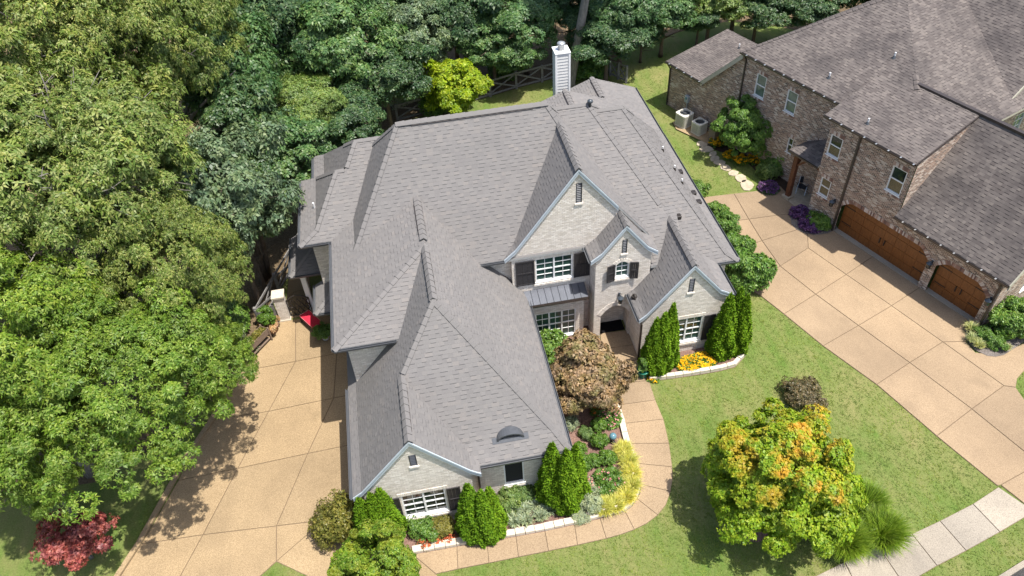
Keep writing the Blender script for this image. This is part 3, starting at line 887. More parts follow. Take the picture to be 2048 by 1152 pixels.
def shutter(parent, off, org, dr, nr, s0, s1, z0, z1, mat='shutter_dark', tilt=0.0, hinge=None):
    P0 = lambda s, d, z: (org[0]+dr[0]*s+nr[0]*d, org[1]+dr[1]*s+nr[1]*d, z)
    if tilt:
        hs = s0 if hinge == 'l' else s1
        sg = 1 if hinge == 'l' else -1
        def P(s, d, z):
            r = abs(s-hs); return P0(hs+sg*(r*math.cos(tilt)-d*math.sin(tilt)), r*math.sin(tilt)+d*math.cos(tilt), z)
    else: P = P0
    m = MB(off); w = s1-s0; fr = 0.07; zm = (z0+z1)/2
    m.box((s0, 0.02, z0), (s0+fr, 0.065, z1), P); m.box((s1-fr, 0.02, z0), (s1, 0.065, z1), P)
    for z in (z0, zm-0.04, z1-0.08): m.box((s0+fr, 0.02, z), (s1-fr, 0.064, z+0.08), P)
    sh = m.build('shutter', M[mat], parent)
    for a, b in ((z0+0.08, zm-0.04), (zm+0.04, z1-0.08)):
        n = 3; bw = (w-2*fr)/n
        for i in range(n):
            q = MB(off); q.box((s0+fr+bw*i+0.004, 0.02, a), (s0+fr+bw*(i+1)-0.004, 0.042, b), P); q.build('board', M[mat], sh)
    return sh
def louvre(parent, off, org, dr, nr, s0, s1, z0, z1):
    P = lambda s, d, z: (org[0]+dr[0]*s+nr[0]*d, org[1]+dr[1]*s+nr[1]*d, z)
    m = MB(off)
    m.poly([P(s0, -0.10, z0), P(s1, -0.10, z0), P(s1, -0.10, z1), P(s0, -0.10, z1)])
    for a, b, c, d in ((s0, s0+0.03, z0, z1), (s1-0.03, s1, z0, z1)): m.box((a, -0.10, c), (b, 0.012, d), P)
    lv = m.build('louvre', M['louvre_dark'], parent)
    n = int((z1-z0)/0.1)
    for i in range(n):
        z = z0+(i+0.3)*(z1-z0)/n
        q = MB(off)
        a = [P(s0+0.03, 0.0, z), P(s1-0.03, 0.0, z), P(s1-0.03, -0.085, z+0.07), P(s0+0.03, -0.085, z+0.07)]
        q.poly(a); q.poly([Vector(p)-Vector((0, 0, 0.012)) for p in a[::-1]]); q.poly([a[0], a[1], Vector(a[1])-Vector((0, 0, .012)), Vector(a[0])-Vector((0, 0, .012))])
        q.build('slat', M['lead'], lv)
    q = MB(off); q.box((s0-0.05, -0.1, z0-0.09), (s1+0.05, 0.05, z0-0.004), P); q.build('sill', M['soldier_white'], lv)
    return lv
def downpipe(parent, off, pts, mat='bronze_metal', w=0.09):
    m = MB(off)
    for a, b in zip(pts, pts[1:]): m.bar(a, b, w, w*0.75)
    return m.build('downpipe', M[mat], parent)
# ------------------------------------------------------------------ the white brick house
HO = (4.0, 25.0, 0.0)
house = empty('brick_house', HO, 0, 'large white painted brick house with steep grey shingle roofs in the middle', 'house')
V = {}
V['main'] = Vol(-4.4, 11.0, 27.0, 35.94, W=(6.244, 1.48, 1.16, 0.47), E=(3.91, 1.6, 0, 0), S=(5.57, 1.197, 0, 0), N=(5.57, 1.197, 0, 0))
V['mid_wing'] = Vol(-4.4, 4.47, 22.45, 31.0, W=(6.25, 0.47, 0, 0), E=(3.15, 1.135, 0, 0), S=(6.25, 0.61, 0, 0))
V['front_wing'] = Vol(-4.41, 4.47, 17.7, 26.0, W=(3.17, 1.22, 0.40, 0.75), E=(3.144, 1.135, 0, 0), S=(3.15, 1.15, 0.76, 0.80))
V['front_gable'] = Vol(-4.41, 0.72, 17.31, 21.5, W=(3.164, 1.22, 0.40, 0.75), E=(3.25, 1.22, 0.35, 0.8))
V['centre_gable'] = Vol(3.51, 10.6, 27.0, 32.2, W=(5.6, 1.36, 0.58, 0.9), E=(5.735, 1.25, 0, 0))
V['right_hip'] = Vol(7.2, 14.04, 27.3, 39.7, S=(5.66, 0.8, 0, 0), N=(4.22, 0.8, 0, 0), E=(3.73, 1.35, 0.97, 0.6))
V['right_hip_toe'] = Vol(10.44, 12.2, 26.0, 28.2, S=(4.614, 0.8, 0, 0))
V['far_right_hip'] = Vol(9.0, 15.13, 26.37, 38.4, S=(3.73, 0.87, 0, 0), N=(3.73, 1.0, 0, 0), E=(3.73, 1.38, 0.51, 0.6))
V['entry_gable'] = Vol(7.44, 10.7, 25.95, 28.5, W=(5.6, 1.32, 0.52, 0.75), E=(5.6, 1.32, 0.52, 0.75))
V['right_gable'] = Vol(9.4, 14.04, 24.18, 29.5, W=(3.0, 1.3, 0.33, 0.8), E=(3.70, 1.25, 0.71, 0.6))
V['back_left_hip'] = Vol(-5.23, 0.0, 29.52, 37.0, S=(6.244, 0.8, 0, 0), N=(6.25, 0.8, 0, 0), W=(6.2, 1.35, 0.59, 0.5))
V['left_hip'] = Vol(-5.88, 0.0, 29.52, 34.86, S=(6.25, 0.8, 0, 0), N=(6.25, 0.8, 0, 0), W=(6.25, 1.3, 0.84, 0.5))
V['rear'] = Vol(4.6, 15.13, 33.0, 41.2, W=(3.74, 0.38, 0, 0), E=(3.70, 0.38, 0, 0))
V['rear_low'] = Vol(9.3, 15.13, 36.0, 43.8, W=(3.69, 0.38, 0, 0), E=(3.694, 0.38, 0, 0))
sa, sb_, sc_ = at_z(583, 484, 2.95), at_z(582.5, 553, 2.95), at_z(638, 545.6, 2.95)
V['porch_a'] = Vol(sa.x, -4.9, sb_.y, sa.y+0.3, W=(2.95, 0.55, 0, 0), S=(2.95, 0.55, 0, 0))
sd, se = at_z(631, 576, 2.95), at_z(630, 628, 2.95)
V['porch_b'] = Vol(sd.x, -3.9, se.y, sd.y+0.25, W=(2.95, 0.55, 0, 0), S=(2.95, 0.55, 0, 0))
HV = [V[k] for k in ('mid_wing', 'front_wing', 'front_gable', 'main', 'left_hip', 'back_left_hip', 'centre_gable', 'right_hip', 'right_hip_toe', 'far_right_hip', 'entry_gable', 'right_gable', 'rear', 'rear_low', 'porch_a', 'porch_b')]
def roof_hit(vols, px, py):
    r = sight(px, py); last = None
    for i in range(4000):
        z = 13.0-i*0.004; t = (z-CAM_H)/r.z
        x, y = r.x*t, r.y*t
        h = max(v.z(x, y) for v in vols)
        if h >= z: return Vector((x, y, z))
    return None
order = ['main', 'mid_wing', 'front_wing', 'centre_gable', 'right_gable', 'front_gable', 'far_right_hip', 'right_hip', 'right_hip_toe', 'left_hip', 'back_left_hip', 'entry_gable', 'rear', 'rear_low', 'porch_a', 'porch_b']
vented = {'front_wing': 0.2, 'main': 0.5, 'mid_wing': 0.3, 'centre_gable': 0.5, 'right_gable': 0.4, 'front_gable': 0.3, 'rear': 0.2, 'rear_low': 0.2}
RP = {}
for nme in order:
    v = V[nme]
    rf, pcs = roof_part(HV, v, house, HO, M['shingle'], M['shingle_edge'], M['soffit'], 0.175, (0.15, 0.32), rng=random.Random(len(nme)*7+3))
    RP[nme] = rf
    caps(HV, v, pcs, rf, HO, 'shingle', 0.345, vent=vented.get(nme), ybehind=None if nme.startswith('rear') else 34.2)
# gutters
def gut(nme, side, a=None, b=None):
    v = V[nme]; x0, x1, y0, y1 = v.r; rf = RP[nme]
    if side == 'W': z = v.side_z('W', x0, 0); gutter(rf, HO, (x0, a or y0, z), (x0, b or y1, z), (-1, 0, 0))
    if side == 'E': z = v.side_z('E', x1, 0); gutter(rf, HO, (x1, a or y0, z), (x1, b or y1, z), (1, 0, 0))
    if side == 'S': z = v.side_z('S', 0, y0); gutter(rf, HO, (a if a is not None else x0, y0, z), (b if b is not None else x1, y0, z), (0, -1, 0))
gut('mid_wing', 'W', 22.45, 29.5); gut('mid_wing', 'S', -4.4, -1.85); gut('mid_wing', 'E', 22.45, 27.1)
gut('front_wing', 'W', 17.31, 22.88); gut('front_wing', 'S', 0.74, 4.47); gut('front_wing', 'E', 17.7, 22.4)
gut('main', 'S', 1.95, 3.5)
gut('far_right_hip', 'S', 14.06, 15.13); gut('far_right_hip', 'E', 26.37, 38.0); gut('rear_low', 'E', 38.1, 43.8)
gut('right_gable', 'W', 24.18, 26.05); gut('right_gable', 'E', 24.18, 26.3)
gut('entry_gable', 'W', 25.97, 27.1)
gut('left_hip', 'W'); gut('left_hip', 'S', -5.88, -4.42); gut('back_left_hip', 'W', 34.9, 37.0)
for k in ('porch_a', 'porch_b'): gut(k, 'W'); gut(k, 'S')
# rake boards on the gable fronts
def xs_of(v, n=26):
    x0, x1 = v.r[0], v.r[1]; return [x0+(x1-x0)*i/n for i in range(n+1)]
def ridge_x(v):
    x0, x1, y0, _ = v.r; best = max(range(0, 1001), key=lambda i: v.z(x0+(x1-x0)*i/1000, y0+0.01)); return x0+(x1-x0)*best/1000
for nme in ('front_gable', 'centre_gable', 'entry_gable', 'right_gable'):
    v = V[nme]; rx = ridge_x(v)
    xs = sorted(set(xs_of(v)+[rx]))
    if nme == 'centre_gable': xs = [x for x in xs if x < 9.2]
    rake(RP[nme], HO, v, v.r[2], xs, 'rake_board', 0.23, 0.03)
    rake(RP[nme], HO, v, v.r[2], xs, 'rake_board', 0.09, 0.05, 0.0)
# --- walls
def under(v, y, xs, d=0.14): return [(x, v.z(x, y)-d) for x in xs]
S_ = dict(dr=(1, 0), nr=(0, -1))
def swall(y, outer, holes=(), **k): return wall(house, HO, (0, y), (1, 0), (0, -1), outer, holes, **k)
def wwall(x, y0, y1, z0, z1, holes=(), **k): return wall(house, HO, (x, 0), (0, 1), (-1, 0), rect(y0, y1, z0, z1), holes, **k)
def ewall(x, y0, y1, z0, z1, holes=(), **k): return wall(house, HO, (x, 0), (0, 1), (1, 0), rect(y0, y1, z0, z1), holes, **k)
def xz(px, py, y):
    p = at_y(px, py, y); return p.x, p.z
# front gable of the garage wing
v = V['front_gable']; Y = 17.38
gx = [-4.0]+[x for x in sorted(xs_of(v)+[ridge_x(v)]) if -4.0 < x < 0.33]+[0.33]
(wx0, wz1), (wx1, _) = xz(800.6, 993, Y), xz(889, 977, Y); wz0 = xz(853, 1028, Y)[1]
wz1 -= 0.02
lx, lz = xz(826, 921, Y)
lou = (lx-0.14, lx+0.14, lz-0.36, lz+0.36)
swall(Y, [(-4.0, 0)]+[(0.33, 0)]+under(v, Y, gx[::-1]), [rect(wx0, wx1, wz0, wz1), rect(*lou)])
window(house, HO, (0, Y), (1, 0), (0, -1), wx0, wx1, wz0, wz1, 2, 2, 4, 'glass_dark', sash=True)
louvre(house, HO, (0, Y), (1, 0), (0, -1), *lou)
soldiers(house, HO, (0, Y), (1, 0), (0, -1), [(wx0-0.12, wz1+0.01), (wx1+0.12, wz1+0.01)])
soldiers(house, HO, (0, Y), (1, 0), (0, -1), [(wx0-0.12, wz0-0.2), (wx1+0.12, wz0-0.2)], 0.075, 0.11, proud=0.07, name='brick_sill')
shutter(house, HO, (0, Y), (1, 0), (0, -1), wx1+0.06, wx1+0.62, wz0, wz1); shutter(house, HO, (0, Y), (1, 0), (0, -1), wx0-0.62, wx0-0.06, wz0, wz1)
ewall(0.33, 17.38, 18.09, 0, 3.2)
# screened window wall
Y = 18.09
(ax, az1), (bx_, az0) = xz(1006.4, 928, Y), xz(1049.5, 962.5, Y)
swall(Y, rect(0.33, 4.05, 0, 3.02), [rect(ax, bx_, az0, az1)])
window(house, HO, (0, Y), (1, 0), (0, -1), ax, bx_, az0, az1, 1, 1, 1, 'screen', sash=False)
soldiers(house, HO, (0, Y), (1, 0), (0, -1), [(ax-0.05, az0-0.2), (bx_+0.05, az0-0.2)], 0.075, 0.1, proud=0.06, name='brick_sill')
downpipe(house, HO, [(0.62, 18.0, 3.0), (0.62, 18.03, 0.1)])
ewall(4.05, 18.09, 27.1, 0, 3.0)
wwall(-4.0, 17.38, 22.88, 0, 3.05)
# garage doors on the wing's left side: openings face the drive under the eaves
swall(22.88, rect(-3.95, 0.3, 0, 6.12)); wwall(-3.95, 22.88, 29.95, 0, 6.12)
swall(29.95, rect(-5.4, -3.95, 0, 6.12)); wwall(-5.4, 29.95, 34.4, 0, 6.12); wwall(-4.75, 34.4, 36.6, 0, 6.1)
# centre gable
v = V['centre_gable']; Y = 27.06
cx = [3.86]+[x for x in sorted(xs_of(v)+[ridge_x(v)]) if 3.86 < x < 10.2]+[10.2]
(ux0, uz1), (ux1, _) = xz(1070.5, 519.4, Y), xz(1145.4, 509, Y); uz0 = xz(1107, 559, Y)[1]
lx, lz = xz(1158, 386, Y); lou = (lx-0.14, lx+0.14, lz-0.55, lz+0.55)
swall(Y, [(3.86, 0), (10.2, 0)]+under(v, Y, cx[::-1]), [rect(ux0, ux1, uz0, uz1), rect(*lou)])
window(house, HO, (0, Y), (1, 0), (0, -1), ux0, ux1, uz0, uz1, 2, 2, 4, 'glass_teal')
louvre(house, HO, (0, Y), (1, 0), (0, -1), *lou)
soldiers(house, HO, (0, Y), (1, 0), (0, -1), [(ux0-0.1, uz1+0.01), (ux1+0.1, uz1+0.01)])
soldiers(house, HO, (0, Y), (1, 0), (0, -1), [(ux0-0.1, uz0-0.2), (ux1+0.1, uz0-0.2)], 0.075, 0.11, proud=0.07, name='brick_sill')
shutter(house, HO, (0, Y), (1, 0), (0, -1), ux0-0.98, ux0-0.06, uz0-0.05, uz1+0.02)
shutter(house, HO, (0, Y), (1, 0), (0, -1), ux1+0.06, ux1+0.98, uz0-0.05, uz1+0.02)
wwall(3.86, 27.06, 27.6, 0, 5.4)
swall(27.42, rect(-0.5, 3.86, 0, 5.42))
# bay below, with a standing seam roof
Y = 26.5
(b0, bz1), (b1, _) = xz(1070.6, 630, Y), xz(1151.7, 618.4, Y); bz0 = xz(1115, 673, Y)[1]
bl, br_ = b0-0.45, b1+0.42
swall(Y, rect(bl, br_, 0, 2.9), [rect(b0, b1, bz0, bz1)])
ewall(br_, Y, 27.06, 0, 2.9); wwall(bl, Y, 27.06, 0, 2.9)
window(house, HO, (0, Y), (1, 0), (0, -1), b0, b1, bz0, bz1, 3, 2, 4, 'glass_teal', sash=True)
mt0, mt1 = at_y(1047.5, 583.6, 27.05), at_y(1171, 562.8, 27.05); mb0, mb1 = at_y(1053, 613, 26.22), at_y(1173, 592.5, 26.22)
xl, xr_, zt, zb = (mt0.x+mb0.x)/2, (mt1.x+mb1.x)/2, (mt0.z+mt1.z)/2, (mb0.z+mb1.z)/2
xr_ = min(xr_, 7.66)
q = MB(HO); q.poly([(xl, 26.2, zb), (xr_, 26.2, zb), (xr_, 27.05, zt), (xl, 27.05, zt)])
q.box((xl, 26.18, zb-0.13), (xr_, 26.24, zb-0.01))
for xx in (xl, xr_): q.poly([(xx, 26.2, zb-0.12), (xx, 27.05, zb-0.12), (xx, 27.05, zt), (xx, 26.2, zb)])
q.poly([(xl, 26.2, zb-0.12), (xr_, 26.2, zb-0.12), (xr_, 27.05, zb-0.12), (xl, 27.05, zb-0.12)])
bay = q.build('bay_roof', M['bronze_metal'], house)
n = 9
for i in range(n):
    a, b = xl+(xr_-xl)*i/n, xl+(xr_-xl)*(i+1)/n
    q = MB(HO); e = 0.012
    q.poly([(a+e, 26.19, zb+0.012), (b-e, 26.19, zb+0.012), (b-e, 27.04, zt+0.012), (a+e, 27.04, zt+0.012)])
    for xx in (a, b):
        s = e if xx == a else -e
        q.poly([(xx+s, 26.19, zb+0.012), (xx+s, 27.04, zt+0.012), (xx+s*0.3, 27.04, zt+0.05), (xx+s*0.3, 26.19, zb+0.05)])
    q.build('metal_panel', M['metal_roof'], bay)
gutter(bay, HO, (xl, 26.18, zb-0.01), (xr_, 26.18, zb-0.01), (0, -1, 0), 'bronze_metal', 0.1, 0.1)
# entry
v = V['entry_gable']; Y = 26.02
ex = [7.71]+[x for x in sorted(xs_of(v)+[ridge_x(v)]) if 7.71 < x < 10.42]+[10.42]
a0 = xz(1201, 640, Y)[0]; a1 = 9.55
atz = xz(1222, 612, Y)[1]; asp = xz(1202, 632, Y)[1]
arch = [(a0, 0.0), (a1, 0.0)]+[(a1-(a1-a0)*i/10, asp+(atz-asp)*(1-((i-5)/5)**2)) for i in range(11)]
e0, e1 = xz(1231, 540, Y)[0], xz(1257.5, 540, Y)[0]
ez1 = xz(1244, 523, Y)[1]; ez0 = xz(1243, 554, Y)[1]
ar = 0.2
ewin = [(e0, ez0), (e1, ez0)]+[(e1-(e1-e0)*i/8, ez1-ar*((i-4)/4)**2) for i in range(9)]
lx, lz = xz(1249.5, 493, Y); lou = (lx-0.12, lx+0.12, lz-0.42, lz+0.42)
outer = [(7.71, 0), (a0-0.001, 0)]
oz = [(7.71, 0.0), (a0, 0.0)]+[(a1-(a1-a0)*i/10, asp+(atz-asp)*(1-((i-5)/5)**2)) for i in range(10, -1, -1)]+[(a1, 0.0), (10.42, 0.0)]+under(v, Y, ex[::-1])
swall(Y, oz, [ewin, rect(*lou)])
am = MB(HO)                                   # soffit and jamb of the arch
apts = [(a0, 0.0)]+[(a1-(a1-a0)*i/10, asp+(atz-asp)*(1-((i-5)/5)**2)) for i in range(10, -1, -1)]+[(a1, 0.0)]
for (s0, z0), (s1, z1) in zip(apts, apts[1:]):
    am.poly([(s0, Y, z0), (s1, Y, z1), (s1, Y+0.35, z1), (s0, Y+0.35, z0)], 0, [(0, z0), (0.0, z0+0.3), (0.35, z0+0.3), (0.35, z0)])
am.build('arch_reveal', M['white_brick'], house)
soldiers(house, HO, (0, Y), (1, 0), (0, -1), apts[1:-1], 0.08, 0.24, proud=0.02, name='arch_bricks')
window(house, HO, (0, Y), (1, 0), (0, -1), e0, e1, ez0, ez1, 1, 2, 3, 'glass_teal', sash=False, arch=ar, frame=0.05)
soldiers(house, HO, (0, Y), (1, 0), (0, -1), ewin[2:][::-1], 0.075, 0.2, name='arch_bricks')
soldiers(house, HO, (0, Y), (1, 0), (0, -1), [(e0-0.05, ez0-0.18), (e1+0.05, ez0-0.18)], 0.075, 0.1, proud=0.07, name='brick_sill')
shutter(house, HO, (0, Y), (1, 0), (0, -1), e0-0.46, e0-0.04, ez0-0.12, ez1-0.1, tilt=0.22, hinge='r')
shutter(house, HO, (0, Y), (1, 0), (0, -1), e1+0.04, e1+0.46, ez0-0.12, ez1-0.1, tilt=0.22, hinge='l')
louvre(house, HO, (0, Y), (1, 0), (0, -1), *lou)
wwall(7.71, 26.02, 27.06, 0, 5.55)
# porch behind the arch
q = MB(HO); q.box((a0-0.25, 26.45, 2.62), (9.61, 28.6, 2.7)); q.build('porch_ceiling', M['soffit'], house)
swall(28.5, rect(7.75, 9.62, 0, 2.7)); wall(house, HO, (a0-0.3, 0), (0, 1), (1, 0), rect(26.12, 28.5, 0, 2.7))
q = MB(HO); q.box((8.15, 28.36, 0.22), (9.45, 28.46, 2.35)); dr_ = q.build('door', M['door_dark'], house)
for i in range(2):
    for (z0, z1) in ((0.4, 1.1), (1.25, 2.2)):
        q = MB(HO); q.box((8.25+i*0.6, 28.33, z0), (8.75+i*0.6, 28.37, z1)); q.build('door_panel', M['door_dark'], dr_)
q = MB(HO); q.box((a0, 27.75, 0.05), (9.6, 28.5, 0.22)); q.build('doorstep', M['limestone'], house)
mt = MB(); mt.box((a0+0.06, 26.32, 0.058), (9.5, 27.7, 0.075)); tag(bevel(mt.build('floor_sheet', M['sheet_black']), 0.004), 'large black sheet on the porch floor inside the entry arch', 'door mat')  # flat black sheet covering the porch floor
# right gable
v = V['right_gable']; Y = 24.25
rx = [9.62]+[x for x in sorted(xs_of(v)+[ridge_x(v)]) if 9.62 < x < 13.7]+[13.7]
r1, rz1 = xz(1407, 631, Y); r0 = r1-1.62; rz0 = xz(1397, 678, Y)[1]
lx, lz = xz(1383.5, 571, Y); lou = (lx-0.13, lx+0.13, lz-0.43, lz+0.43)
swall(Y, [(9.62, 0), (13.7, 0)]+under(v, Y, rx[::-1]), [rect(r0, r1, rz0, rz1), rect(*lou)])
window(house, HO, (0, Y), (1, 0), (0, -1), r0, r1, rz0, rz1, 2, 2, 4, 'glass_teal')
soldiers(house, HO, (0, Y), (1, 0), (0, -1), [(r0-0.1, rz1+0.01), (r1+0.1, rz1+0.01)])
soldiers(house, HO, (0, Y), (1, 0), (0, -1), [(r0-0.1, rz0-0.2), (r1+0.1, rz0-0.2)], 0.075, 0.11, proud=0.07, name='brick_sill')
shutter(house, HO, (0, Y), (1, 0), (0, -1), r1+0.06, r1+0.62, rz0-0.05, rz1); shutter(house, HO, (0, Y), (1, 0), (0, -1), r0-0.62, r0-0.06, rz0-0.05, rz1)
louvre(house, HO, (0, Y), (1, 0), (0, -1), *lou)
wwall(9.62, 24.25, 28.5, 0, 2.95); ewall(13.7, 24.25, 26.75, 0, 3.6)
downpipe(house, HO, [(9.5, 24.22, 2.85), (9.56, 24.19, 2.6), (9.56, 24.19, 0.05)])
swall(26.75, rect(13.7, 14.72, 0, 3.6)); ewall(14.72, 26.75, 43.4, 0, 3.55)
swall(43.4, rect(9.6, 14.72, 0, 3.5))
# wreath-like oval on the porch wall
q = MB(HO); c = at_x(1269, 600, 9.6)
ring = [(9.585, c.y+0.2*math.cos(t*0.4), c.z+0.34*math.sin(t*0.4)) for t in range(17)]
q.tube(ring, [0.05]*17, 6); q.tube([(9.59, c.y, c.z-0.28), (9.59, c.y, c.z+0.28)], [0.15, 0.15], 8)
q.build('oval_window', M['iron'], house)
# chimney
CY = 42.0
cA, cB = at_y(1112, 107, CY), at_y(1139, 106.6, CY); cz = (cA.z+cB.z)/2; cd = 0.85
q = MB(HO); q.box((cA.x+0.02, CY+0.02, 0), (cB.x-0.02, CY+cd, cz-0.02)); chim = q.build('chimney', M['siding'], house)
k = 0; z = 3.6
while z < cz-0.1:
    for (p, e_, nx, ny) in (((cA.x, CY), (cB.x, CY), 0, -1), ((cA.x, CY+cd), (cA.x, CY), -1, 0), ((cB.x, CY), (cB.x, CY+cd), 1, 0)):
        b = MB(HO); z1 = min(z+0.205, cz-0.03)
        o1, o2 = 0.035, 0.008
        pa, pb = Vector((*p, 0)), Vector((*e_, 0)); nn = Vector((nx, ny, 0))
        b.poly([pa+nn*o1+Vector((0, 0, z)), pb+nn*o1+Vector((0, 0, z)), pb+nn*o2+Vector((0, 0, z1)), pa+nn*o2+Vector((0, 0, z1))])
        b.poly([pa+Vector((0, 0, z)), pb+Vector((0, 0, z)), pb+nn*o1+Vector((0, 0, z)), pa+nn*o1+Vector((0, 0, z))])
        b.build('siding_board', M['siding'], chim)
    z += 0.2
q = MB(HO)
for x in (cA.x, cB.x): q.box((x-0.06, CY-0.055, 3.6), (x+0.06, CY+0.05, cz-0.03))
q.build('corner_trim', M['white_paint'], chim)
q = MB(HO); q.box((cA.x-0.07, CY-0.07, cz-0.03), (cB.x+0.07, CY+cd+0.06, cz+0.05)); bevel(q.build('chimney_cap', M['white_paint'], chim), 0.02)
q = MB(HO); q.lathe(((cA.x+cB.x)/2, CY+cd*0.5, cz+0.05), [(0.21, 0), (0.21, 0.32), (0.25, 0.34), (0.25, 0.42), (0.1, 0.5)], 20); q.build('flue', M['galvanised'], chim, True)
# eyebrow vent on the front slope
e = roof_hit(HV, 1021, 878)
q = MB(HO); n = 16; v = V['front_wing']
fr_, bk_ = [], []
for i in range(n+1):
    t = math.pi*i/n; x = e.x+0.58*math.cos(t); z = e.z-0.05+0.43*math.sin(t)**0.8
    y1 = e.y
    while v.z(x, y1) < z and y1 < e.y+1.2: y1 += 0.01
    fr_.append((x, e.y-0.05, z)); bk_.append((x, y1+0.03, z+0.01))
for i in range(n): q.poly([fr_[i], fr_[i+1], bk_[i+1], bk_[i]])
q.poly([(e.x+0.58*math.cos(math.pi*i/n)*k, e.y-0.045, e.z-0.05+0.43*math.sin(math.pi*i/n)**0.8*k) for k, rng_ in ((1.0, range(n+1)), (0.86, range(n, -1, -1))) for i in rng_])
eb = q.build('eyebrow_vent', M['lead'], RP['front_wing'], True)
q = MB(HO); q.poly([(e.x+0.53*math.cos(math.pi*i/n), e.y+0.02, e.z-0.05+0.39*math.sin(math.pi*i/n)**0.8) for i in range(n+1)])
q.build('vent_opening', M['louvre_dark'], eb)
for i in range(4):
    z = 0.04+i*0.085; w = 0.53*math.sqrt(max(0.05, 1-(z/0.38)**2))
    q = MB(HO); q.box((e.x-w, e.y-0.01, e.z-0.03+z), (e.x+w, e.y+0.03, e.z-0.012+z)); q.build('slat', M['lead'], eb)
q = MB(HO); q.poly([(e.x-0.75, e.y-0.1, v.z(e.x, e.y-0.1)+0.045), (e.x+0.75, e.y-0.1, v.z(e.x, e.y-0.1)+0.045), (e.x+0.75, e.y+0.1, v.z(e.x, e.y+0.1)+0.045), (e.x-0.75, e.y+0.1, v.z(e.x, e.y+0.1)+0.045)]); q.build('flashing', M['lead'], eb)
# small pipes and box vents
for px, py in ((1325, 302), (1348.5, 340), (1363.5, 367)):
    p = roof_hit(HV, px, py); q = MB(HO); q.tube([p-Vector((0, 0, 0.05)), p+Vector((0, 0, 0.3))], [0.045, 0.045], 10); pp = q.build('vent_pipe', M['pot_white'], RP['far_right_hip'])
    q = MB(HO); q.tube([p-Vector((0, 0, 0.02)), p+Vector((0, 0, 0.16))], [0.1, 0.05], 10); q.build('pipe_boot', M['iron'], RP['far_right_hip'])
for px, py in ((1360, 345), (1386.5, 387), (1397, 405), (1356, 434)):
    p = roof_hit(HV, px, py); q = MB(HO); q.box((p.x-0.14, p.y-0.15, p.z-0.06), (p.x+0.14, p.y+0.15, p.z+0.13)); bevel(q.build('box_vent', M['iron'], RP['far_right_hip']), 0.03)
p = roof_hit(HV, 629, 416); q = MB(HO); q.tube([p, p+Vector((0, 0, 0.32))], [0.05, 0.05], 8); q.build('vent_pipe', M['pot_white'], RP['left_hip'])
p = roof_hit(HV, 1180, 214); q = MB(HO); q.lathe(p, [(0.07, -0.1), (0.07, 0.25), (0.14, 0.27), (0.14, 0.36), (0.03, 0.42)], 12); q.build('flue', M['lantern_metal'], RP['rear'], True)
# wall lantern over the arch
lp = at_y(1238, 592, 26.02)
q = MB(HO); q.bar(lp+Vector((0, 0.0, 0.12)), lp+Vector((0, -0.22, 0.2)), 0.03, 0.03); q.box((lp.x-0.05, 25.97, lp.z-0.05), (lp.x+0.05, 26.02, lp.z+0.25))
q.lathe((lp.x, 25.78, lp.z-0.28), [(0.03, 0), (0.11, 0.05), (0.11, 0.36), (0.16, 0.38), (0.05, 0.5), (0.02, 0.56)], 10)
ln_ = q.build('wall_lantern', M['lantern_metal'], house)
q = MB(HO); q.lathe((lp.x, 25.78, lp.z-0.24), [(0.115, 0.04), (0.115, 0.3)], 10); q.build('lantern_glass', M['glass_dark'], ln_, True)
# white post under the side porch roof
q = MB(HO); pb = V['porch_a']; px_, py_ = pb.r[0]+0.55, pb.r[2]+0.25
q.box((px_-0.13, py_-0.13, 0.0), (px_+0.13, py_+0.13, 2.85)); q.box((px_-0.17, py_-0.17, 0), (px_+0.17, py_+0.17, 0.2)); q.box((px_-0.17, py_-0.17, 2.65), (px_+0.17, py_+0.17, 2.85))
q.build('porch_post', M['white_paint'], house)
# ------------------------------------------------------------------ the brown brick house next door (its own axes u, v)
UA = math.radians(-68.3257)
U3 = Vector((math.cos(UA), math.sin(UA), 0)); V3_ = Vector((-U3.y, U3.x, 0))
def at_plane(px, py, n, d):
    r = sight(px, py); o = Vector((0, 0, CAM_H)); t = (d-n.dot(o))/n.dot(r); return o+r*t
def uvz(p): return Vector((p.dot(U3), p.dot(V3_), p.z))
def bv(px, py, v): return uvz(at_plane(px, py, V3_, v))
def bu(px, py, u): return uvz(at_plane(px, py, U3, u))
NO = (-20.0, 35.0, 0.0)
nb_loc = U3*NO[0]+V3_*NO[1]
nb = empty('brick_house', nb_loc, UA, 'brown and white mottled brick house with brown shingle roof at the right', 'house')
N = {}
N['low_room'] = Vol(-37.05, -33.3, 34.6, 40.2, S=(3.36, 0.125, 0, 0))
N['main'] = Vol(-30.45, -17.0, 34.52, 62.0, S=(6.8, 0.43, 0, 0), W=(6.8, 0.71, 0, 0), E=(6.6, 0.40, 0, 0), N=(6.8, 0.5, 0, 0))
N['side_slope'] = Vol(-33.45, -30.2, 34.55, 42.0, W=(3.45, 1.03, 0, 0))
N['upper_block'] = Vol(-22.63, -16.9, 33.1, 41.9, S=(6.75, 0.284, 0, 0), N=(3.43, 1.04, 0, 0))
N['garage'] = Vol(-16.95, -10.5, 33.1, 41.9, S=(3.43, 1.04, 0, 0), N=(3.43, 1.04, 0, 0))
N['right_block'] = Vol(-28.0, -17.75, 40.5, 56.0, S=(5.78, 0.72, 0, 0), N=(5.78, 0.72, 0, 0))
pe = [bv(*p, 33.3) for p in ((1579, 297), (1631, 333))]
N['porch'] = Vol(pe[0].x, -22.32, 33.3, 34.86, S=((pe[0].z+pe[1].z)/2, 0.5, 0, 0), W=((pe[0].z+pe[1].z)/2, 0.6, 0, 0))
NV = list(N.values())
NR = {}
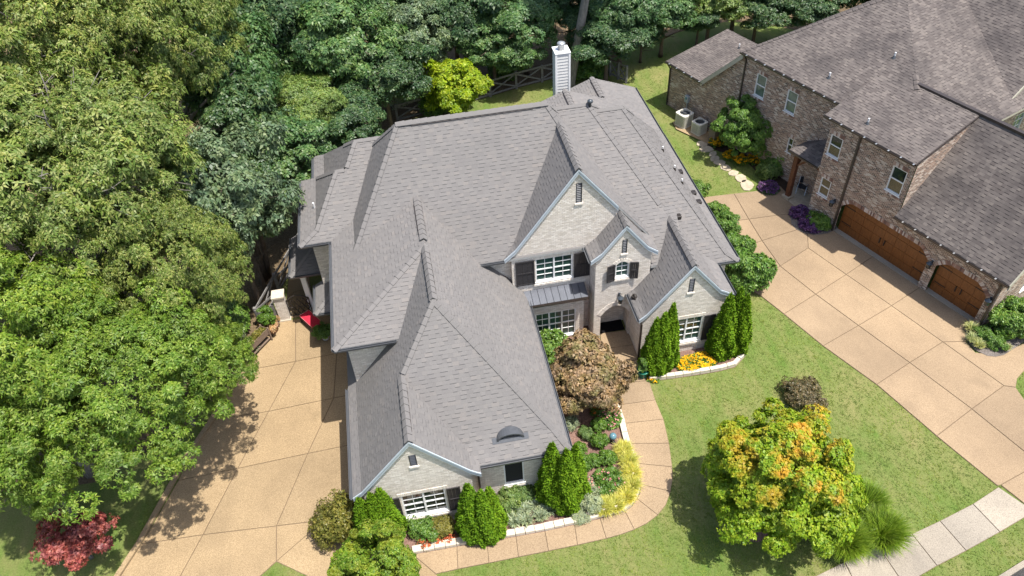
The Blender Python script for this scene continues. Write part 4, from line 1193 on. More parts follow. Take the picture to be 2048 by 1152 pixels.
for k, v in N.items():
    rf, pcs = roof_part(NV, v, nb, NO, M['shingle_brown'], M['shingle_brown_edge'], M['beige_fascia'], 0.17, (0.14, 0.3), rng=random.Random(len(k)))
    NR[k] = rf
CAPS['n'] = 0
for k in ('main', 'porch'): caps(NV, N[k], N[k].pieces(), NR[k], NO, 'shingle_brown', 0.33, limit=120)
def ngut(k, side, a=None, b=None):
    v = N[k]; x0, x1, y0, y1 = v.r
    z = v.side_z(side, x0 if side == 'W' else x1, y0)
    if side == 'S': gutter(NR[k], NO, (a or x0, y0, z), (b or x1, y0, z), (0, -1, 0), 'bronze_metal', 0.11, 0.12)
    else: gutter(NR[k], NO, (x0, a or y0, z), (x0, b or y1, z), (-1, 0, 0), 'bronze_metal', 0.11, 0.12)
ngut('low_room', 'S'); ngut('main', 'S', -30.45, -22.65); ngut('upper_block', 'S'); ngut('garage', 'S'); ngut('porch', 'S')
# little gutter clips that catch the light
for k, a, b in (('upper_block', -22.6, -16.8), ('garage', -16.8, -10.6), ('low_room', -37, -33.4), ('main', -30.3, -23)):
    v = N[k]; s = a+0.4
    while s < b:
        m = MB(NO); z = v.side_z('S', 0, v.r[2]); m.box((s-0.035, v.r[2]-0.14, z-0.005), (s+0.035, v.r[2]-0.02, z+0.02)); s += 0.75
        m.build('gutter_clip', M['galvanised'], NR[k])
# beige rake boards
def urake(k, u, v0, v1, sign, mat='beige_fascia', depth=0.3):
    vs = [v0+(v1-v0)*i/10 for i in range(11)]
    rake(NR[k], NO, N[k], u, vs, mat, depth, 0.05, 0.0, 'x', sign)
rake(NR['side_slope'], NO, N['side_slope'], 34.55, [-33.5+3.3*i/8 for i in range(9)] if False else [-33.45+3.25*i/8 for i in range(9)], 'beige_fascia', 0.36, 0.05, 0.0); urake('upper_block', -16.9, 33.1, 37.5, 1, 'bronze_metal', 0.1); urake('garage', -10.5, 33.1, 37.4, 1); urake('right_block', -17.75, 40.5, 48, 1, depth=0.2)
def vwall(v, outer, holes=(), **k): return wall(nb, NO, (0, v), (1, 0), (0, -1), outer, holes, 'red_brick', **k)
def uwall(u, outer, holes=(), **k): return wall(nb, NO, (u, 0), (0, 1), (1, 0), outer, holes, 'red_brick', **k)
def vrect(pts, v):
    q = [bv(*p, v) for p in pts]
    return (q[0].x+q[2].x)/2, (q[1].x+q[3].x)/2, (q[2].z+q[3].z)/2, (q[0].z+q[1].z)/2
# walls facing the drive
WV = 33.42
g1, g2_, h1, h2 = -20.25, -14.6, -14.1, -11.28
gt = bv(1706, 400, WV+0.3).z; ct = 0.55
def gdoor(a, b, t): return [(a, 0.0), (b, 0.0), (b, t-ct*0.9), (b-ct*0.75, t-0.12), (b-ct*1.2, t), (a+ct*1.2, t), (a+ct*0.75, t-0.12), (a, t-ct*0.9)]
gt = max(2.35, min(gt, 2.75))
wA = vrect(((1664.5, 266), (1688, 282.5), (1651.8, 304.4), (1673.6, 320.8)), WV)
wB = vrect(((1787.7, 330), (1816, 346), (1770, 377), (1797.6, 393.7)), WV)
wC = vrect(((1644.5, 353.6), (1664.5, 364.6), (1634, 384.6), (1652.5, 397.4)), WV)
vwall(WV, [(-22.3, 0), (-17.0, 0), (-17.0, 6.6), (-22.3, 6.6)] if False else
      [(-22.3, 0), (g1, 0)]+gdoor(g1, g2_, gt)[2:][::-1]+[(g2_, 0), (h1, 0)]+gdoor(h1, h2, gt)[2:][::-1]+[(h2, 0), (-10.8, 0), (-10.8, 3.3), (-16.98, 3.3), (-16.98, 6.62), (-22.3, 6.62)],
      [rect(*wA), rect(*wB), rect(*wC)], depth=0.35)
SK = dict(org=(0, WV), dr=(1, 0), nr=(0, -1))
for (w, gl, bl, bf) in ((wA, 'glass_dark', 'blind', 0.45), (wB, 'glass_dark', 'blind', 0.5), (wC, 'glass_dark', 'blind', 0.95)):
    window(nb, NO, (0, WV), (1, 0), (0, -1), *w, 1, 1, 2, gl, blind=bl, blind_frac=bf)
    soldiers(nb, NO, (0, WV), (1, 0), (0, -1), [(w[0]-0.05, w[3]+0.01), (w[1]+0.05, w[3]+0.01)], 0.08, 0.22, 'soldier_red')
    soldiers(nb, NO, (0, WV), (1, 0), (0, -1), [(w[0]-0.08, w[2]-0.18), (w[1]+0.08, w[2]-0.18)], 0.08, 0.1, 'soldier_red', 0.06, 'brick_sill')
for a, b in ((g1, g2_), (h1, h2)):
    d = gdoor(a, b, gt)
    soldiers(nb, NO, (0, WV), (1, 0), (0, -1), d[2:][::-1], 0.08, 0.24, 'soldier_red')
    m = MB(NO); m.poly([(s, WV+0.33, z) for s, z in d]); door = m.build('garage_door', M['garage_wood'], nb)
    nrow, ncol = 4, 8 if b-a > 4 else 4
    for r in range(nrow):
        for c in range(ncol):
            x0, x1 = a+(b-a)*c/ncol+0.02, a+(b-a)*(c+1)/ncol-0.02
            z0, z1 = gt*r/nrow+0.02, gt*(r+1)/nrow-0.02
            if r == nrow-1 and c in (0, ncol-1): z1 -= 0.4
            if r == nrow-2 and c in (0, ncol-1): pass
            if z1-z0 < 0.1: continue
            p = MB(NO); p.box((x0, WV+0.31, z0), (x1, WV+0.328, z1)); p.build('panel', M['garage_wood'], door)
    for s in ((a+0.1, a+0.75), (b-0.75, b-0.1)):
        for z in (gt*0.28, gt*0.74):
            p = MB(NO); p.box((s[0], WV+0.295, z), (s[1], WV+0.311, z+0.05)); p.build('strap_hinge', M['iron'], door)
    for s in ((a+b)/2-0.18, (a+b)/2+0.12):
        p = MB(NO); p.box((s, WV+0.24, gt*0.36), (s+0.05, WV+0.286, gt*0.5)); p.build('handle', M['iron'], door)
    p = MB(NO); p.box((a, WV-0.02, 0.0), (b, WV+0.36, 0.075)); p.build('threshold', M['concrete'], nb)
# side walls facing the street
uwall(-16.93, [(33.42, 3.0), (37.5, 3.0), (37.5, 7.85), (33.42, 6.7)])
m = MB(NO); m.box((-20.6, 37.38, 7.97), (-10.55, 37.62, 8.1)); m.build('ridge_strip', M['bronze_metal'], NR['garage'])  # dark bar laid along the ridge line
gz = lambda v: N['garage'].z(-11, v)-0.14
swin = bu(2042, 582, -10.8); sw = (swin.y-0.15, swin.y+1.0, swin.z-0.0, swin.z+1.3)
uwall(-10.8, [(33.42, 0), (41.5, 0)]+[(v, gz(v)) for v in (41.5, 39.5, 37.5, 35.5, 34.2, 33.42)], [rect(*sw)])
window(nb, NO, (-10.8, 0), (0, 1), (1, 0), *sw, 2, 2, 2, 'glass_dark')
rz = lambda v: N['right_block'].z(-18, v)-0.14
rw = bu(2032, 244, -18.0)
uwall(-18.0, [(40.7, 3.0), (56, 3.0)]+[(v, rz(v)) for v in (55.9, 52, 48.25, 45, 42, 40.7)], [rect(rw.y-0.25, rw.y+0.75, rw.z-0.9, rw.z+0.5)])
window(nb, NO, (-18.0, 0), (0, 1), (1, 0), rw.y-0.25, rw.y+0.75, rw.z-0.9, rw.z+0.5, 1, 2, 3, 'glass_green')
# recessed two-storey wall and the low room
MV = 34.83
w1 = vrect(((1517, 146), (1536, 157), (1505, 186), (1524, 200)), MV); w2 = vrect(((1577, 177.5), (1597.8, 189.6), (1567, 220.6), (1587, 230.4)), MV); w3 = vrect(((1578, 273.4), (1588, 281), (1571, 302), (1580.5, 306.5)), MV)
vwall(MV, [(-36.75, 0), (-22.0, 0), (-22.0, 6.66), (-30.3, 6.66), (-33.3, 3.3), (-36.75, 3.3)], [rect(*w1), rect(*w2), rect(*w3)])
for w in (w1, w2, w3):
    window(nb, NO, (0, MV), (1, 0), (0, -1), *w, 1, 1, 2, 'glass_green' if w is not w3 else 'glass_dark')
    soldiers(nb, NO, (0, MV), (1, 0), (0, -1), [(w[0]-0.05, w[3]+0.01), (w[1]+0.05, w[3]+0.01)], 0.08, 0.22, 'soldier_red')
    soldiers(nb, NO, (0, MV), (1, 0), (0, -1), [(w[0]-0.08, w[2]-0.18), (w[1]+0.08, w[2]-0.18)], 0.08, 0.1, 'soldier_red', 0.06, 'brick_sill')

# downpipes
downpipe(nb, NO, [(-36.85, 34.62, 3.2), (-36.7, 34.75, 2.9), (-36.7, 34.75, 0.05)])
downpipe(nb, NO, [(-30.2, 34.6, 6.65), (-30.15, 34.76, 6.3), (-30.15, 34.76, 0.05)])
dp = bv(1721, 274, 33.3); downpipe(nb, NO, [(dp.x, 33.2, 6.65), (dp.x, 33.34, 6.3), (dp.x, 33.34, 0.05)], w=0.11)
downpipe(nb, NO, [(-10.86, 33.2, 3.3), (-10.9, 33.34, 3.0), (-10.9, 33.34, 0.05)], w=0.1)
# vent pipes
def n_hit(px, py):
    r = sight(px, py)
    for i in range(4500):
        z = 13.0-i*0.004; t = (z-CAM_H)/r.z; p = Vector((r.x*t, r.y*t, z)); q = uvz(p)
        if max(v.z(q.x, q.y) for v in NV) >= z: return q
for px, py, k in ((1788, 116, 'main'), (1658, 156, 'main'), (1735, 248, 'upper_block'), (1478, 97, 'low_room')):
    p = n_hit(px, py)
    q = MB(NO); q.tube([p-Vector((0, 0, 0.05)), p+Vector((0, 0, 0.34))], [0.05, 0.05], 10); q.build('vent_pipe', M['pot_white'], NR[k])
    q = MB(NO); q.tube([p-Vector((0, 0, 0.03)), p+Vector((0, 0, 0.14))], [0.13, 0.055], 10); q.build('pipe_boot', M['lead'], NR[k])
# corner porch: timber post with braces
pb_ = bv(1577, 384, 34.2); pu = uvz(at_z(1577, 384, 0.1)); pu = Vector((pe[0].x+0.45, 33.62, 0))
ptz = N['porch'].z(pu.x, 33.4)-0.36
q = MB(NO); q.box((pu.x-0.14, pu.y-0.14, 0), (pu.x+0.14, pu.y+0.14, ptz)); bevel(q.build('porch_post', M['timber_brown'], nb), 0.02)
q = MB(NO); q.box((pe[0].x+0.2, 33.48, ptz-0.02), (-22.35, 33.76, ptz+0.2)); q.box((pe[0].x+0.25, 33.76, ptz-0.02), (pe[0].x+0.5, 34.8, ptz+0.19)); q.build('porch_beam', M['timber_brown'], nb)
q = MB(NO); q.bar((pu.x, pu.y, ptz-0.75), (pu.x+0.7, pu.y, ptz-0.02), 0.12, 0.12); q.bar((pu.x, pu.y, ptz-0.75), (pu.x, pu.y+0.7, ptz-0.02), 0.12, 0.12); q.build('brace', M['timber_brown'], nb)
q = MB(NO); q.box((pu.x-0.26, pu.y-0.26, 0), (pu.x+0.26, pu.y+0.26, 0.22)); q.build('post_base', M['flagstone'], nb)
# lanterns
for s in (g1-0.5, (g2_+h1)/2, h2+0.24):
    q = MB(NO); q.box((s-0.05, 33.36, 1.75), (s+0.05, 33.42, 2.05)); q.bar((s, 33.4, 2.0), (s, 33.2, 2.08), 0.03, 0.03)
    q.lathe((s, 33.18, 1.62), [(0.03, 0), (0.11, 0.05), (0.12, 0.32), (0.17, 0.34), (0.05, 0.46), (0.02, 0.5)], 8); lq = q.build('wall_lantern', M['lantern_metal'], nb)
    q = MB(NO); q.lathe((s, 33.18, 1.66), [(0.118, 0.03), (0.126, 0.28)], 8); q.build('lantern_glass', M['glass_dark'], lq)
# ------------------------------------------------------------------ plants
def np_quads(name, verts, mat):
    """verts: (n,4,3) array of loose quads"""
    n = len(verts)
    me = bpy.data.meshes.new(name)
    me.vertices.add(n*4); me.loops.add(n*4); me.polygons.add(n)
    me.vertices.foreach_set('co', verts.astype(np.float32).reshape(-1))
    me.loops.foreach_set('vertex_index', np.arange(n*4, dtype=np.int32))
    me.polygons.foreach_set('loop_start', np.arange(0, n*4, 4, dtype=np.int32))
    me.polygons.foreach_set('loop_total', np.full(n, 4, dtype=np.int32))
    me.materials.append(mat)
    me.update(calc_edges=True)
    return me
def unit(a): return a/np.maximum(np.linalg.norm(a, axis=-1, keepdims=True), 1e-9)
def whorl(rng, P, Nn, per, L, W, e0=-0.2, e1=0.5, droop=0.25, lv=0.35):
    """per leaves round each point, lying roughly across the normal"""
    n = len(P)
    ref = np.where(np.abs(Nn[:, 2:3]) > 0.9, np.array([[1.0, 0, 0]]), np.array([[0, 0, 1.0]]))
    t1 = unit(np.cross(ref, Nn)); t2 = np.cross(Nn, t1)
    az = rng.random((n, 1))*6.28+np.arange(per)[None, :]*(6.28/per)+rng.normal(0, 0.3, (n, per))
    el = rng.uniform(e0, e1, (n, per))
    d = (t1[:, None]*np.cos(az)[..., None]+t2[:, None]*np.sin(az)[..., None])*np.cos(el)[..., None]+Nn[:, None]*np.sin(el)[..., None]
    d[..., 2] -= droop*rng.random((n, per)); d = unit(d)
    s = unit(np.cross(d, Nn[:, None]+rng.normal(0, 0.45, (n, per, 3))))
    l = L*(1+rng.uniform(-lv, lv, (n, per, 1))); w = W*(1+rng.uniform(-lv, lv, (n, per, 1)))
    b = P[:, None]+d*l*0.06
    m = P[:, None]+d*l*0.5; t = P[:, None]+d*l
    t = t.copy(); t[..., 2] -= l[..., 0]*droop*0.5
    q = np.stack([b, m+s*w*0.5, t, m-s*w*0.5], axis=2)
    return q.reshape(-1, 4, 3)
def sph(rng, n, zmin=-0.3):
    out = np.zeros((0, 3))
    while len(out) < n:
        v = unit(rng.normal(size=(n*2, 3))); out = np.vstack([out, v[v[:, 2] > zmin]])
    return out[:n]
def lobed(rng, centre, radii, nlobe, lob, nw, per, L, W, flat=0.75, zmin=-0.45, core=0.0, droop=0.3, inner=0.68, up=0.35, rough=0.26):
    """leaf clumps (lobes) spread through the outer part of an ellipsoid crown"""
    c = np.array(centre); R = np.array(radii)
    D = sph(rng, nlobe, zmin)
    f = rng.uniform(inner, 0.98, (nlobe, 1))
    kk = rng.normal(0, 2.4, (4, 3)); ph = rng.random(4)*6.28
    f = f*(1+rough*np.sin(D@kk.T+ph).sum(1, keepdims=True)*0.5)
    LC = c+D*R*f
    lr = rng.uniform(lob[0], lob[1], nlobe)
    k = nw//nlobe
    out = []
    for i in range(nlobe):
        d = sph(rng, k, -0.55)
        rr = rng.uniform(0.55, 1.05, (k, 1))**0.6
        p = LC[i]+d*rr*lr[i]*np.array([1, 1, flat])
        nn = unit(d*0.8+D[i]*0.5+np.array([0, 0, up])+rng.normal(0, 0.25, (k, 3)))
        ls = rng.uniform(0.72, 1.3)
        out.append(whorl(rng, p, nn, per, L*ls, W*ls, droop=droop))
    if core > 0:
        k2 = int(nw*core); d = sph(rng, k2, zmin)
        p = c+d*R*rng.uniform(0.35, 0.8, (k2, 1))
        out.append(whorl(rng, p, unit(d+np.array([0, 0, 0.4])), per, L*1.15, W*1.3, droop=droop))
    return np.concatenate(out)
def trunk_mesh(name, seed, h, r, cr, cz, mat, nl=7, lean=(0, 0), twigs=0):
    rg = random.Random(seed); m = MB()
    top = h*0.78
    pts = [Vector((lean[0]*t*t+rg.uniform(-.05, .05)*t, lean[1]*t*t+rg.uniform(-.05, .05)*t, top*t)) for t in (0, 0.12, 0.35, 0.6, 0.82, 1.0)]
    m.tube(pts, [r*1.35, r*1.0, r*0.85, r*0.65, r*0.42, r*0.18], 9)
    for i in range(nl):
        t = rg.uniform(0.32, 0.85); k = t*5; a = pts[int(k)].lerp(pts[min(5, int(k)+1)], k-int(k)) if int(k) < 5 else pts[5]
        az = i*2.4+rg.uniform(-.4, .4); ln = cr*rg.uniform(0.5, 0.9)
        d = Vector((math.cos(az), math.sin(az), 0)); rz = ln*rg.uniform(0.3, 0.8)
        p = [a, a+d*ln*0.35+Vector((0, 0, rz*0.45)), a+d*ln*0.7+Vector((0, 0, rz*0.8)), a+d*ln+Vector((0, 0, rz))]
        rr = r*(0.45-0.25*t)
        m.tube(p, [rr*1.2, rr, rr*0.6, rr*0.2], 6)
        for q in range(2):
            s = p[2]; az2 = az+rg.uniform(-1, 1); e = s+Vector((math.cos(az2), math.sin(az2), 0.5))*ln*0.4
            m.tube([s, (s+e)/2+Vector((0, 0, 0.05)), e], [rr*0.5, rr*0.35, rr*0.1], 5)
    for i in range(twigs):                     # bare twig ends that reach the outside of the crown
        az = rg.uniform(0, 6.28); el = rg.uniform(-0.1, 1.3); d = Vector((math.cos(az)*math.cos(el), math.sin(az)*math.cos(el), math.sin(el)*0.8))
        a = Vector((0, 0, cz))+d*cr*rg.uniform(0.55, 0.75); e = a+d*cr*rg.uniform(0.25, 0.38)+Vector((rg.uniform(-.5, .5), rg.uniform(-.5, .5), 0.1))
        m.tube([a, a.lerp(e, 0.5)+Vector((rg.uniform(-.15, .15), rg.uniform(-.15, .15), 0.1)), e], [0.035, 0.025, 0.01], 4)
        for q in range(2):
            s_ = a.lerp(e, rg.uniform(0.4, 0.8)); t_ = s_+Vector((rg.uniform(-.6, .6), rg.uniform(-.6, .6), rg.uniform(0, .4)))
            m.tube([s_, t_], [0.02, 0.007], 4)
    return m.mesh(name, mat, True)
LEAFM = {}
def T_mesh(kind):
    """tree kinds: (crown mesh, trunk mesh, crown centre height, crown radius)"""
    if kind in LEAFM: return LEAFM[kind]
    base, seed = kind.split(':'); rng = np.random.default_rng(int(seed)*13+5)
    sd = int(seed)
    if base == 'oak':
        q = lobed(rng, (0, 0, 10), (5.3, 5.3, 4.3), 260, (0.35, 0.9), 20000, 6, 0.17, 0.065, core=0.08, droop=0.35, inner=0.66, rough=0.17, up=0.45)
        r = (np_quads('crown', q, M['leaf_oak']), trunk_mesh('trunk', sd, 13, 0.34, 5.0, 10, M['bark_grey'], 11, twigs=34), 10, 5.5)
    elif base == 'broad':
        q = lobed(rng, (0, 0, 8), (3.4, 3.4, 3.9), 64, (0.6, 1.15), 7000, 5, 0.24, 0.12, core=0.15, droop=0.4, zmin=-0.7)
        r = (np_quads('crown', q, M['leaf_forest']), trunk_mesh('trunk', sd, 11, 0.2, 3.0, 8, M['bark'], 9, twigs=9), 8, 3.4)
    elif base == 'tiered':
        q = lobed(rng, (0, 0, 7), (3.2, 3.2, 2.6), 46, (0.8, 1.3), 7000, 8, 0.22, 0.075, flat=0.3, core=0.08, droop=0.15, zmin=-0.5)
        r = (np_quads('crown', q, M['leaf_light']), trunk_mesh('trunk', sd, 8.5, 0.16, 3.0, 7, M['bark'], 9), 7, 3.2)
    elif base == 'maple':
        q = lobed(rng, (0, 0, 3.3), (2.75, 2.75, 2.45), 170, (0.28, 0.55), 19000, 5, 0.125, 0.088, core=0.12, droop=0.35, zmin=-0.85, inner=0.6, rough=0.22)
        r = (np_quads('crown', q, M['leaf_maple']), trunk_mesh('trunk', sd, 5.2, 0.11, 2.4, 3.2, M['bark_grey'], 10), 3.3, 2.75)
    elif base == 'bronze':
        q = lobed(rng, (0, 0, 2.2), (1.95, 1.95, 1.55), 80, (0.28, 0.5), 7000, 5, 0.15, 0.10, core=0.15, droop=0.4, zmin=-0.8, inner=0.55)
        r = (np_quads('crown', q, M['leaf_bronze']), trunk_mesh('trunk', sd, 3.2, 0.07, 1.7, 2.2, M['bark_grey'], 10), 2.2, 1.95)
    elif base == 'airy':
        q = lobed(rng, (0, 0, 1.9), (1.6, 1.6, 0.9), 34, (0.28, 0.5), 1900, 5, 0.15, 0.09, flat=0.4, core=0.0, droop=0.5, zmin=-0.5, inner=0.15)
        r = (np_quads('crown', q, M['leaf_red']), trunk_mesh('trunk', sd, 2.4, 0.07, 1.5, 1.9, M['bark_grey'], 8), 1.9, 1.6)
    elif base == 'yellow':
        q = lobed(rng, (0, 0, 3.2), (2.35, 2.35, 2.1), 70, (0.32, 0.62), 6000, 5, 0.2, 0.11, core=0.12, droop=0.1, zmin=-0.9, inner=0.5)
        r = (np_quads('crown', q, M['leaf_yellow']), trunk_mesh('trunk', sd, 4.8, 0.1, 2.1, 3.0, M['bark'], 9), 3.2, 2.35)
    LEAFM[kind] = r
    return r
def tree(name, label, px, py, zc, R, kind, mat=None, group=None, zs=None, rot=None, foot=None):
    cm, tm, hc, r0 = T_mesh(kind)
    p = at_z(px, py, zc)
    rg = random.Random(int(px*7+py))
    root = empty(name, (p.x, p.y, 0), rg.uniform(0, 6.28) if rot is None else rot, label, 'tree', group)
    root.scale = (R/r0, R/r0, zs or zc/hc)
    c = link('crown', cm, root); link('trunk', tm, root)
    if foot:                                  # the trunk stands off the crown's middle
        root.location = (p.x+foot[0], p.y+foot[1], 0); root.rotation_euler = (0, 0, 0); c.location = (-foot[0]/root.scale[0], -foot[1]/root.scale[1], 0)
    if mat:
        c.material_slots[0].link = 'OBJECT'; c.material_slots[0].material = M[mat]
    return root
OAKS = [
    ('broad olive oak crown filling the top left corner', 70, 120, 13, 6.2, 'oak:1', None, None),
    ('olive oak at the top edge beside the first dark gap', 280, 70, 12, 4.8, 'oak:2', None, None),
    ('olive oak behind the left edge above the lawn trees', -150, 330, 12, 5.4, 'oak:2', None, None),
    ('wide oak with pale tips half way down the left side', 150, 370, 11, 5.8, 'oak:3', None, None),
    ('oak leaning towards the side yard gate with bare twigs', 345, 545, 8.2, 3.0, 'oak:1', None, (-1.0, 0.6)),
    ('bright green oak overhanging the driveway edge', 215, 772, 7.2, 4.4, 'oak:4', 'leaf_oak_green', (-3.8, 1.6)),
    ('bright green oak cut by the left edge of the photo', -60, 690, 9.0, 5.0, 'oak:1', 'leaf_oak_green', (-2.0, 1.0)),
    ('small green oak bough above the upper end of the driveway', 395, 712, 5.4, 2.1, 'oak:2', 'leaf_oak_green', (-2.0, 0.8)),
    ('low oak bough over the left end of the shaded grass', 60, 880, 6.0, 2.6, 'oak:2', 'leaf_oak_green', (-1.0, 0.6))]
for lb, px, py, z, R, k, m, ft in OAKS: tree('oak_tree', lb, px, py, z, R, k, m, 'oaks along the left side', zs=z/10, foot=ft)
WOOD = [
    ('feathery mid green tree beside the olive oaks at the top left', 440, 150, 8, 3.0, 'broad:1', 'leaf_forest'),
    ('blue green tree between the oaks and the wood edge', 440, 400, 7.5, 2.9, 'broad:2', 'leaf_blue'),
    ('round green tree reaching towards the left roof corner', 570, 330, 5, 2.7, 'broad:3', 'leaf_forest'),
    ('green tree with bare twin trunks near the side fence', 470, 415, 6.0, 2.0, 'broad:1', 'leaf_forest'),
    ('flat topped pale green tree with ferny leaves in the wood', 598, 195, 6, 2.3, 'tiered:1', 'leaf_light'),
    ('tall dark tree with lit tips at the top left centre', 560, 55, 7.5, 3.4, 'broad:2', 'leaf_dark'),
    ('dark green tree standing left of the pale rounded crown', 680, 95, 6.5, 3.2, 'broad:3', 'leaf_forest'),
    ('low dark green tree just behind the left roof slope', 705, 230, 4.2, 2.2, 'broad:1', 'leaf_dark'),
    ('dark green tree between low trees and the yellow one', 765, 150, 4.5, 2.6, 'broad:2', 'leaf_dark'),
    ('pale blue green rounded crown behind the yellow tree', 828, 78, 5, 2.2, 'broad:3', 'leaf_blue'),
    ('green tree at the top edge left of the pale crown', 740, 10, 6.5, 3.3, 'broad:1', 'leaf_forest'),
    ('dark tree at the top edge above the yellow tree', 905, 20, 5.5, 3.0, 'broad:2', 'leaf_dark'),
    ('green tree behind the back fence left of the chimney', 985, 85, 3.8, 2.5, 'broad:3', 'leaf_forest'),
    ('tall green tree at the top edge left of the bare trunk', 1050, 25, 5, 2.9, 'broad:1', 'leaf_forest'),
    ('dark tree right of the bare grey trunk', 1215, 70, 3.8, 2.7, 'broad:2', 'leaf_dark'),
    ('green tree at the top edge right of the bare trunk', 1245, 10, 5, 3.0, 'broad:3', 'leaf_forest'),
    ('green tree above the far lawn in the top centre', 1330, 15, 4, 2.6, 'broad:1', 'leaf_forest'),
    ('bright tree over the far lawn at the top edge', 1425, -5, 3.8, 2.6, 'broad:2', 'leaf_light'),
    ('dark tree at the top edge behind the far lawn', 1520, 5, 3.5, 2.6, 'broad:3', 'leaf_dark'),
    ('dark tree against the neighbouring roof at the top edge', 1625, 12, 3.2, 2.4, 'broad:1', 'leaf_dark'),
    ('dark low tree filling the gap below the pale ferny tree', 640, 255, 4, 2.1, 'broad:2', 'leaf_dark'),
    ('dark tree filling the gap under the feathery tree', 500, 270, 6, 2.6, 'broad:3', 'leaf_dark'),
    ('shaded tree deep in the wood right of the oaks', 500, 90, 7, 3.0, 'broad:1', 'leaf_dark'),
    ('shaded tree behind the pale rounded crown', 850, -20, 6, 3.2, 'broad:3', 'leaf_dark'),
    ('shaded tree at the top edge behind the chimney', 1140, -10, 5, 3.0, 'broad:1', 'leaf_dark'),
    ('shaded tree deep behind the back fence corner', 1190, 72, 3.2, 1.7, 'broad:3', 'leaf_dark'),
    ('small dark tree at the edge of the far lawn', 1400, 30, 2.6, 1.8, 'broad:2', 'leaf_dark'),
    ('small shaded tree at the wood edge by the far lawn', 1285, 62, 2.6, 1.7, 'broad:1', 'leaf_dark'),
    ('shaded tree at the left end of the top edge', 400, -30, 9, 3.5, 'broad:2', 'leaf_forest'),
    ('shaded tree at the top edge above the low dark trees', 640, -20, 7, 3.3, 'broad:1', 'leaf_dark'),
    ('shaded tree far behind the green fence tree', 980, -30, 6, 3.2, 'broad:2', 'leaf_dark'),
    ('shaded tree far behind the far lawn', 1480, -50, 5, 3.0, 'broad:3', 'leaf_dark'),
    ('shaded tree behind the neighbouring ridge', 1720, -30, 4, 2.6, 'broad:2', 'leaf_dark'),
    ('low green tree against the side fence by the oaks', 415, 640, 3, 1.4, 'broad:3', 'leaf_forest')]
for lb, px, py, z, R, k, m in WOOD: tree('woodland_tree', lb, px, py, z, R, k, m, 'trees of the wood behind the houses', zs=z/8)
tree('maple_tree', 'front lawn maple with orange tips over bright green leaves', 1556, 945, 3.15, 2.7, 'maple:1')
tree('maple_tree', 'young green maple at the bottom edge beside the driveway', 756, 1164, 2.2, 1.75, 'maple:2', 'leaf_maple_green')
tree('ornamental_tree', 'bronze leaved small tree in the bed before the bay window', 1170, 752, 2.2, 1.95, 'bronze:1')
tree('japanese_maple', 'red leaved maple on the shaded grass at the lower left', 150, 1078, 1.6, 1.6, 'airy:1')
tree('yellow_tree', 'golden green tree behind the house near the back fence', 905, 168, 3.0, 2.35, 'yellow:1')
tree('garden_tree', 'bright green tree in front of the neighbouring brick wall', 1496, 248, 2.4, 1.75, 'maple:3', 'leaf_shrub')
# bare leaning trunk beside the chimney, its crown above the picture
tb = at_z(1139, 172); tt = at_y(1172, -8, tb.y-0.3)
m = MB(tb); dd = tt-tb
pts = [tb+dd*t for t in (0, 0.06, 0.3, 0.6, 0.85, 1.0, 1.8)]
m.tube(pts, [0.48, 0.38, 0.34, 0.31, 0.29, 0.27, 0.16], 12)
lt = empty('bare_trunk_tree', tb, 0, 'tall tree with a bare pale grey trunk beside the chimney', 'tree')
m.build('trunk', M['bark_grey'], lt, True)
c = link('crown', T_mesh('broad:1')[0], lt); c.location = dd*1.75+Vector((-0.5, 0.5, -7.0)); c.scale = (0.9, 0.9, 0.9)
# twin trunks in the wood
for (bx0, by0, tx0, ty0, r) in ((528, 560, 485, 430, 0.2), (536, 553, 512, 425, 0.16)):
    b, t = at_z(bx0, by0), at_z(tx0, ty0, 5.2)
    m = MB(b); m.tube([b, b.lerp(t, 0.4)+Vector((0.1, 0, 0)), t, t+(t-b)*0.25], [r*1.3, r, r*0.8, r*0.4], 8)
    tw = m.build('tree_trunk', M['bark'], None, True, b); tag(tw, 'slanting bare trunk %s near the side fence' % ('with the wider foot' if r > 0.18 else 'with the thinner stem'), 'trunk')

# --- shrubs
def shrub_mesh(name, R, H, nw, per, L, W, mat, seed, lob=0.3, nl=40, core=0.25):
    rng = np.random.default_rng(seed)
    q = lobed(rng, (0, 0, H*0.5), (R, R, H*0.5), nl, (R*lob*0.8, R*lob*1.3), nw, per, L, W, flat=0.9, zmin=-0.7, core=core, droop=0.1, inner=0.7)
    q[..., 2] = np.maximum(q[..., 2], 0.01)
    return np_quads(name, q, M[mat])
def shrub(name, label, px, py, me, s=1.0, z=0.05, cat='shrub', group=None, sz=None, extra=None):
    p = at_z(px, py, z); rg = random.Random(int(px*3+py*5))
    o = link(name, me, None, (p.x, p.y, z), (0, 0, rg.uniform(0, 6.28)), (s, s, sz or s))
    return tag(o, label, cat, group)
